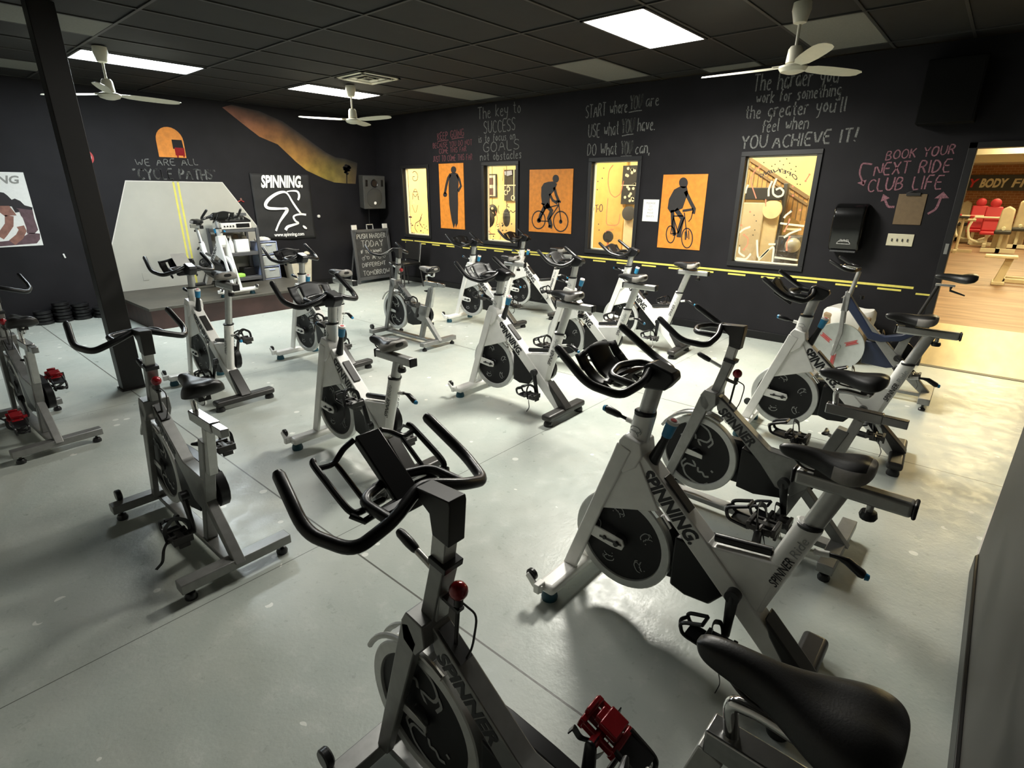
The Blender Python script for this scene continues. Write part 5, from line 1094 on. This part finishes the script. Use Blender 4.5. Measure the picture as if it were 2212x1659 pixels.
# bin and paper bag behind the old bike
r = empty('trash_bin', (6.70, 1.02, 0)); g = MB(); g.loft([[(sx*hw*.8, sy*hw, z_) for sx, sy in ((-1, -1), (1, -1), (1, 1), (-1, 1))] for z_, hw in ((0, .16), (.52, .22))]); g.build('body', 'brown_card', r, bevel=.02, seg=3)
g = MB(); g.loft([[(cos(a_)*hw*.85*(1+.07*sin(a_*5)), sin(a_)*hw*(1+.06*cos(a_*3)), z_+.015*sin(a_*3)) for a_ in [2*pi*k/24 for k in range(24)]] for z_, hw in ((.40, .235), (.46, .245), (.54, .24), (.57, .215), (.53, .16))]); g.build('bag', 'off_white', r, smooth=70)
tag(r, 'bin with a white liner standing against the wall behind the old bike', 'bin')

# ================================================================== seen through the windows
def on(px, py, x_): q = U(px, py, 0, x_); return Vector((x_, q.y, q.z))
GX_ = XB+.074   # window paint lies on the glass
def W4(u, v): return on(1560+u/6.382, 330+v/6.381, GX_)
g = MB()
def ww(f, pts, wd): g.ribbon(bent([f(*q) for q in pts], 4) if len(pts) > 2 else [f(*q) for q in pts], wd, NB, .0008)
for pts in (((750,350),(700,470),(700,570),(760,610),(830,590),(850,530),(800,480),(740,510)), ((690,390),(640,500),(640,600)), ((360,440),(330,500),(320,560)), ((240,1100),(300,1050),(390,1020)), ((480,1200),(490,1480),(640,1330)), ((500,1480),(720,1260),(690,1510)), ((640,1260),(735,1260)), ((850,1170),(930,1110),(1090,1050)), ((800,970),(900,985),(1130,1010)), ((720,1440),(880,1460),(1040,1480)), ((240,1300),(230,1380),(310,1430)), ((190,1450),(330,1470),(395,1390)), ((850,900),(880,860),(960,800))): ww(W4, pts, .022)
p1 = g
g = MB()
for pts in (((520,195),(450,240),(400,350),(400,430),(470,630)), ((300,1130),(360,1180),(350,1270),(300,1330)), ((930,920),(900,1000),(860,1080)), ((930,1160),(890,1230),(890,1340)), ((600,640),(600,740)), ((1205,300),(1150,390))): ww(W4, pts, .013)
for c_ in ((520,195),(400,350),(385,815),(975,460),(975,590),(1075,790),(930,920),(860,1080),(930,1160),(890,1340),(1205,300),(1150,390),(300,1130),(300,1335),(265,1000)): g.slab(ell(W4, c_[0], c_[1], 15, 15, 10), NB, .0009)
p2 = g
o_ = p1.build('window_drawing', 'paint_cream', smooth=0); tag(o_, 'cream painted letters and strokes on the rightmost window pane', 'window paint'); p2.build('red_strokes', 'paint_red', o_, smooth=0)
g = MB()
pts = [(520,350),(560,325),(610,300),(660,285),(720,272),(790,270),(860,285),(920,310),(975,340),(1015,385)]
t = text_mb('OPENING', .052, (0, 0, 0), (1, 0, 0), (0, 1, 0), .0, .2, .001, width=.30)
vv = []
for q in t.v:                                        # mirrored word bent along an arch on the glass
    s_ = 1-q.x/.30; k_ = s_*(len(pts)-1); i_ = min(int(k_), len(pts)-2); f_ = k_-i_
    a_, b_ = W4(*pts[i_]), W4(*pts[i_+1]); tt = (b_-a_).normalized(); nn = tt.cross(NB)*-1
    if nn.z < 0: nn = -nn
    vv.append(a_.lerp(b_, f_)+nn*q.y+NB*.001)
g.add(vv, t.f)
for c_ in ((890,85),(795,115),(730,160),(845,165),(825,225),(950,228),(1010,255),(775,215),(930,145),(1018,190),(575,135),(685,185),(440,860),(470,940),(450,1065),(425,1135),(960,800),(240,1280),(885,340),(1035,432),(1075,437)): g.slab(ell(W4, c_[0], c_[1], 9, 9, 8), NB, .0009)
g.build('black_strokes', 'hold_dark', o_, smooth=0)
X4 = 9.55
def V4(u, v, x_=X4): return on(1560+u/6.382, 330+v/6.381, x_)
r = empty('climbing_tower', (9.62, 3.0, 0)); ra = Vector(r.location)
def col(u0, u1, v0, m_, nm, dx, z0=0):
    a_, b_ = V4(u0, v0), V4(u1, v0); MB().bb(X4-.0-dx-ra.x, X4+.10-ra.x, min(a_.y, b_.y)-ra.y, max(a_.y, b_.y)-ra.y, z0, a_.z).build(nm, m_, r, bevel=.02, seg=3)
col(300, 620, 680, 'gym_beige', 'column', .10); col(600, 830, 660, 'climb_cream', 'column', .05)
a_, b_, c_ = V4(335, 480), V4(860, 480), V4(600, 650); MB().bb(X4-.12-ra.x, X4+.10-ra.x, b_.y-ra.y, a_.y-ra.y, c_.z, a_.z).build('header', 'hold_dark', r, bevel=.01)
g = MB(); cc = V4(715, 780)-ra; g.lathe([(.10, -.03), (.14, -.03), (.15, -.015), (.14, 0), (.10, 0)], (cc.x-.08, cc.y, cc.z), 0, 28); g.build('ring', 'climb_cream', r)
a_ = V4(840, 700); MB().bb(X4-.02-ra.x, X4+.10-ra.x, a_.y-.03-ra.y, a_.y+.03-ra.y, 0, a_.z+.3).build('side_post', 'plastic_grey', r, bevel=.01)
tag(r, 'cream pillars with a black header seen through the rightmost window', 'climbing tower')
XS = 9.83
a_, b_ = on(1560+360/6.382, 330+60/6.381, XS), on(1560+1200/6.382, 330+620/6.381, XS); c_, d_ = on(1560+300/6.382, 330+480/6.381, XS), on(1560+1140/6.382, 330+1000/6.381, XS)
r = empty('plank_stair', (XS, (a_.y+d_.y)/2, 0)); rl = Vector(r.location); g = MB(); g.slab([a_-rl, b_-rl, d_-rl, c_-rl], NB, .03); g.build('planking', 'wood_stair', r, smooth=0)
g = MB()
for k_ in range(15):
    t = k_/14; p_, q_ = a_.lerp(b_, t), c_.lerp(d_, t); g.ribbon([p_-rl-Vector((.035, 0, 0)), q_-rl-Vector((.035, 0, 0))], .012, NB, .008)
g.ribbon([a_-rl-Vector((.04, 0, 0)), b_-rl-Vector((.04, 0, 0))], .05, NB, .02); g.ribbon([a_.lerp(c_, .25)-rl-Vector((.04, 0, 0)), b_.lerp(d_, .25)-rl-Vector((.04, 0, 0))], .03, NB, .02)
g.build('rail', 'brown_card', r, smooth=0)
g = MB()
for t in (.02, .5, .97): p_ = c_.lerp(d_, t)-rl; g.bb(-.06, .0, p_.y-.04, p_.y+.04, 0, p_.z+.05)
g.build('support_post', 'wood_stair', r, smooth=0); tag(r, 'sloping wooden plank stair side behind the rightmost window', 'stair')
def blob_items(specs, lab):
    for (px, py, x_, m_, rr, nm, tx) in specs:
        q = on(px, py, x_); o_ = MB().ball(q, rr, 12, 0, (1, 1, .9)).build(nm, m_); tag(o_, tx, 'climbing gear')
g = MB()
for (u0, v0, u1, v1) in ((880,1050,1090,1060),(900,1180,1080,1160),(930,1290,1060,1300),(860,1400,1060,1380)): ww(lambda a_, b_: on(1560+a_/6.382, 330+b_/6.381, 9.35), ((u0, v0), (u1, v1)), .03)
a_ = on(1700, 560, 9.4)
r = MB().bb(9.2, 9.6, on(1740, 500, 9.4).y, on(1690, 500, 9.4).y, 0, on(1700, 508, 9.4).z).build('equipment_rack', 'plastic_grey', bevel=.02); tag(r, 'dark equipment rack low behind the rightmost window', 'rack')
g.build('tube', 'gym_white', r, smooth=0); gg = MB(); q = on(1712, 530, 9.15); gg.ball(q, .11, 16); gg.build('ball', 'clear_grey', r)
# window 3
def W3(u, v, x_=GX_): return on(860+u/3.95, 340+v/3.95, x_)
g = MB()
for pts in (((1835,65),(1800,110),(1790,220),(1810,310),(1850,345),(1900,310),(1925,200)), ((1790,350),(1780,480),(1775,580),(1880,580),(1895,480)), ((1770,640),(1775,625),(1840,615))): ww(W3, pts, .011)
o_ = g.build('window_drawing', 'paint_red', smooth=0); tag(o_, 'thin orange loops drawn on the third window pane', 'window paint')
g = MB(); write(g, 'OTO', W3(1640, 470), W3(1745, 465), .10, UP, NB, .010)
for c_ in ((1755,92),(1742,178),(1705,205),(1700,275),(1705,440),(1710,570),(1660,560),(1715,620),(1655,100),(1650,170),(1650,230)): g.slab(ell(W3, c_[0], c_[1], 5, 6, 8), NB, .0009)
g.slab(ell(W3, 1650, 362, 12, 14, 10), NB, .0009); g.build('dark_strokes', 'mauve', o_, smooth=0)
X3 = 9.93
a_, b_ = W3(1700, 30, X3), W3(1905, 760, X3); p = MB().bb(X3, 9.999, b_.y, a_.y+.02, .05, a_.z+.6).build('wall_pad', 'climb_orange', bevel=.01); tag(p, 'tall orange-yellow wall pad seen through the third window', 'pad')
a_, b_ = W3(1920, 70, 9.88), W3(2045, 402, 9.88); p = MB().bb(9.88, 9.92, b_.y, a_.y, b_.z, a_.z).build('peg_board', 'hold_dark', bevel=.004); tag(p, 'black board with white dots seen at right in the third window', 'board')
g = MB(); rn = random.Random(3)
for k_ in range(20): u_, v_ = rn.uniform(1935, 2030), rn.uniform(85, 390); q = W3(u_, v_, 9.879); g.slab([q+Vector((0, .028*cos(2*pi*j/8), .028*sin(2*pi*j/8))) for j in range(8)], NB, .004)
g.bb(9.868, 9.878, b_.y, a_.y, W3(1980, 238, 9.88).z-.008, W3(1980, 238, 9.88).z+.008); g.build('pegs', 'gym_white', p, smooth=0)
a_, b_ = W3(1930, 440, 9.7), W3(2005, 515, 9.7); p = MB().lathe([(.06, -.04), (.13, -.03), (.13, .03), (.06, .04)], ((9.7), (a_.y+b_.y)/2, (a_.z+b_.z)/2), 0, 24).build('belay_wheel', 'plastic_grey'); tag(p, 'grey round wheel below the dotted board in the third window', 'wheel')
a_, b_ = W3(1925, 520, 9.75), W3(2000, 790, 9.75); p = MB().bb(9.75, 9.95, b_.y, a_.y, 0, a_.z).build('cabinet', 'climb_cream', bevel=.02); tag(p, 'pale cabinet low at right in the third window', 'cabinet')
p = empty('pedestal_fan', W3(1790, 700, 9.3)); MB().lathe([(0, -.03), (.10, -.03), (.11, 0), (.10, .03), (0, .03)], (0, 0, .05), 0, 24).build('cage', 'hold_dark', p); MB().tube([(0, 0, -.05), (0, 0, -p.location.z)], .02, 8).build('pole', 'paint_red', p); tag(p, 'small black and red fan low in the third window', 'fan')
# window 2
X2 = 9.97
def fr2(u0, v0, u1, v1, lab):
    a_, b_ = W3(u0, v0, X2), W3(u1, v1, X2); p = MB().bb(X2, 9.999, b_.y, a_.y, b_.z, a_.z).build('picture_frame', 'hold_dark', bevel=.004); m_ = .03
    MB().bb(X2-.004, X2, b_.y+m_, a_.y-m_, b_.z+m_, a_.z-m_).build('mount', 'gym_white', p, smooth=0); h_ = a_.z-b_.z; w_ = a_.y-b_.y
    for t_ in (.10, .54): MB().bb(X2-.007, X2-.004, b_.y+w_*.25, a_.y-w_*.2, b_.z+h_*t_, b_.z+h_*(t_+.30)).build('photo', 'mauve', p, smooth=0)
    return tag(p, lab, 'picture')
fr2(740, 143, 838, 342, 'framed pair of photos on the yellow wall in the second window')
a_, b_ = W3(905, 106, 9.96), W3(1020, 372, 9.96); p = MB().bb(9.96, 9.999, b_.y-.1, a_.y, b_.z, a_.z).build('dark_window', 'hold_dark', bevel=.004); tag(p, 'dark far window with pale bars behind the second window', 'window')
g = MB(); q = W3(960, 238, 9.955); g.bb(9.95, 9.959, b_.y-.1, a_.y, q.z-.012, q.z+.012); q = W3(988, 238, 9.955); g.bb(9.95, 9.959, q.y-.01, q.y+.01, b_.z, a_.z)
for c_ in ((920,300),(980,345),(940,270)): 
    q = W3(c_[0], c_[1], 9.955); g.ribbon([q+Vector((0, .05*cos(2*pi*j/12), .05*sin(2*pi*j/12))) for j in range(12)], .02, NB, .004, closed=True)
g.build('bars', 'gym_white', p, smooth=0); q = W3(940, 140, 9.95); g = MB(); g.slab([q+Vector((0, y_, z_)) for y_, z_ in ((.12, .05), (-.10, .07), (-.12, -.02), (.02, -.05), (.10, -.02))], NB, .004); g.build('glow_sign', 'box_blue', p, smooth=0)
for c_, rr, lab in (((805, 455), .14, 'black helmet with white spots hanging high in the second window'), ((765, 525), .19, 'large black ball shape below the spotted helmet in the second window'), ((925, 515), .15, 'black oval bag hanging at right in the second window')):
    q = W3(c_[0], c_[1], 9.75 if rr == .14 else 9.4); p = MB().ball((0, 0, 0), rr, 20, 0, (.6, 1, 1.05) if rr != .15 else (.5, .6, 1.3)); p = p.build('hanging_gear', 'hold_dark'); p.location = q; tag(p, lab, 'climbing gear'); MB().tube([(0, 0, rr*.8), (0, 0, 3.4-q.z)], .006, 6).build('rope', 'hold_dark', p)
    if 'spots' in lab:
        g = MB()
        for k_ in range(5): aa = 2*pi*k_/5; g.ball((-.085, .09*cos(aa), .09*sin(aa)), .03, 8)
        g.build('spots', 'gym_white', p)
g = MB(); rn = random.Random(9)
for pts in (((830,460),(850,520),(835,590)), ((860,560),(885,640),(870,700)), ((760,610),(790,650),(830,655)), ((905,90),(900,150),(890,200)), ((870,660),(900,640),(930,700))): ww(lambda a_, b_: W3(a_, b_), pts, .012)
o_ = g.build('window_drawing', 'paint_red', smooth=0); tag(o_, 'red and dark scribbles on the second window pane', 'window paint')
g = MB()
for k_ in range(26): u_, v_ = rn.uniform(740, 1000), rn.uniform(560, 700); g.slab(ell(W3, u_, v_, rn.uniform(3, 9), rn.uniform(3, 8), 7), NB, .0009)
for pts in (((750,650),(780,655),(825,655)), ((860,410),(850,440),(862,480)), ((935,395),(930,420),(950,425)), ((930,450),(945,480),(960,450),(980,475),(1000,455))): ww(W3, pts, .012)
g.build('dark_strokes', 'hold_dark', o_, smooth=0)
# window 1
g = MB()
for ch, v_ in (('G', 205), ('A', 315), ('M', 360), ('V', 490)): write(g, ch, W3(172, v_), W3(125, v_), .18 if ch in 'GV' else .12, UP, NB, .014)
rn = random.Random(5)
for pts in (((205,480),(185,540),(150,560)), ((200,510),(180,560),(210,600)), ((150,560),(140,600),(165,640)), ((175,330),(170,350),(178,365))): ww(W3, pts, .015)
for k_ in range(14): u_, v_ = rn.uniform(85, 260), rn.uniform(560, 650); g.slab(ell(W3, u_, v_, rn.uniform(3, 8), rn.uniform(3, 8), 7), NB, .0009)
g.ribbon([W3(80, 508), W3(118, 510)], .03, NB, .0009)
o_ = g.build('window_drawing', 'mauve', smooth=0); tag(o_, 'brown letters written down the leftmost window pane', 'window paint')
# ================================================================== gym hall beyond the doorway
XS_ = 28.45
r = MB().bb(XS_-.04, XS_+.04, -6.5, 4.6, 1.80, 2.36).build('fascia_sign', 'sign_black', smooth=0); tag(r, 'black fascia sign with red and white letters on the far brick wall', 'sign')
yE = U(2117, 396, 0, XS_).y; yF = U(2186, 396, 0, XS_).y; h_ = .30
t = text_mb('EVERY', h_/.72, (XS_-.045, yE+1.22, 1.93), (0, -1, 0), UP, .004, .2, .014, width=1.19); t.build('red_lettering', 'sign_red', r, smooth=0)
t = text_mb('BODY', h_/.72, (XS_-.045, yE, 1.93), (0, -1, 0), UP, .004, .2, .02, width=U(2117, 396, 0, XS_).y-U(2178, 396, 0, XS_).y); t.build('white_lettering', 'gym_white', r, smooth=0)
t = text_mb('FITNESS', h_/.72, (XS_-.045, yF, 1.93), (0, -1, 0), UP, .004, .15, .010, width=1.75); t.build('white_lettering', 'gym_white', r, smooth=0)
def Gp(px, py, x_): q = U(px, py, 0, x_); return q
def machine(px, x_, h_, lab, kind):
    y_ = Gp(px, 480, x_).y; r = empty('gym_machine', (x_, y_, 0))
    if kind == 'seat':
        MB().box((0, 0, .46), (.5, .42, .10)).build('seat', 'gym_red', r, bevel=.03); MB().box((.22, 0, .90), (.10, .44, .80), Matrix.Rotation(radians(12), 3, 'Y')).build('backrest', 'gym_red', r, bevel=.04); MB().ball((.30, 0, 1.40), .15, 14, 0, (.5, 1, 1)).build('head_pad', 'gym_red', r)
        g = MB(); g.tube(bent([(0, -.45, .95), (-.05, -.55, .6), (-.05, -.45, .25), (-.05, -.2, .15)]), .04, 10); g.tube(bent([(0, .45, .95), (-.05, .55, .6), (-.05, .45, .25), (-.05, .2, .15)]), .04, 10); g.tube([(.05, -.45, .95), (.05, .45, .95)], .03, 8); g.bb(-.5, .6, -.05, .05, .03, .13); g.bb(.3, .4, -.4, .4, .03, .13); g.tube([(0, 0, .1), (0, 0, .42)], .05, 10); g.build('frame', 'gym_white', r)
        MB().box((-.1, .5, .98), (.3, .12, .06)).build('arm_pad', 'gym_red', r, bevel=.02); MB().box((-.1, -.5, .98), (.3, .12, .06)).build('arm_pad', 'gym_red', r, bevel=.02)
    else:
        MB().prism([(-.20, 0), (.20, 0), (.16, h_-.1), (0, h_), (-.16, h_-.1)], -.16, .16).build('weight_tower', 'gym_beige', r, bevel=.04)
        g = MB(); g.bb(-1.0, .3, -.05, .05, .03, .14); g.bb(-1.0, -.9, -.4, .4, .03, .14); g.tube([(-.5, 0, .14), (-.5, 0, .55)], .05, 10); g.tube([(-.1, 0, .7), (-.6, 0, .7)], .05, 10); g.build('frame', 'gym_white', r); MB().box((-.5, 0, .6), (.6, .4, .1)).build('seat', 'hold_dark', r, bevel=.03)
    return tag(r, lab, 'gym machine')
machine(2140, 24.6, 0, 'red-padded gym machine with curved white arms facing the doorway', 'seat')
machine(2108, 25.9, 0, 'red-padded gym machine partly hidden by the door frame', 'seat')
machine(2172, 23.2, 1.35, 'slanted beige weight tower right of the red-padded machine', 't')
machine(2206, 25.4, 1.55, 'beige weight tower with a black seat at the right edge of the doorway', 't')
machine(2078, 27.8, 1.45, 'beige weight tower against the brick wall behind the red pads', 't')
r = empty('barbell_stand', (22.0, Gp(2080, 480, 22.0).y, 0)); g = MB(); g.tube([(0, 0, .05), (0, 0, 1.0)], .04, 10); g.bb(-.5, .5, -.04, .04, 0, .08); g.bb(-.05, .05, -.4, .4, 0, .08); g.tube([(0, -.3, .95), (0, .3, .95)], .04, 8); g.build('frame', 'gym_beige', r); MB().box((0, 0, 1.03), (.3, .25, .06)).build('pad', 'hold_dark', r, bevel=.02); tag(r, 'single upright stand with a dark pad left of the red-padded machines', 'gym machine')
# nearer bench machine on the wood floor
q = U(2140, 612, 2, 0); r = empty('gym_machine', (q.x, q.y-.1, 0)); g = MB(); g.bb(-.25, .25, -.10, .10, .0, .06); g.prism([(.08, .05), (-.06, .05), (-.14, .52), (-.02, .52)], -.06, .06); g.bb(-.04, .04, -1.6, .0, .04, .12); g.bb(.40, .48, -1.6, .0, .04, .12); g.bb(-.04, .48, -.10, -.02, .04, .12); g.bb(-.1, .4, -1.3, -.55, .12, .2); g.bb(-.1, .4, -1.25, -.6, .28, .34); g.build('frame', 'gym_beige', r, bevel=.01)
MB().box((0, .06, .54), (.36, .50, .05)).build('foot_plate', 'gym_beige', r, bevel=.01); MB().bb(-.1, .35, -1.7, -1.05, .12, 1.0).build('weight_tower', 'gym_beige', r, bevel=.03); MB().cyl((.1, -1.1, .98), (.1, -1.1, 1.03), .1, 16).build('knob', 'hold_dark', r)
tag(r, 'beige bench machine on the wood floor nearest the doorway', 'gym machine')
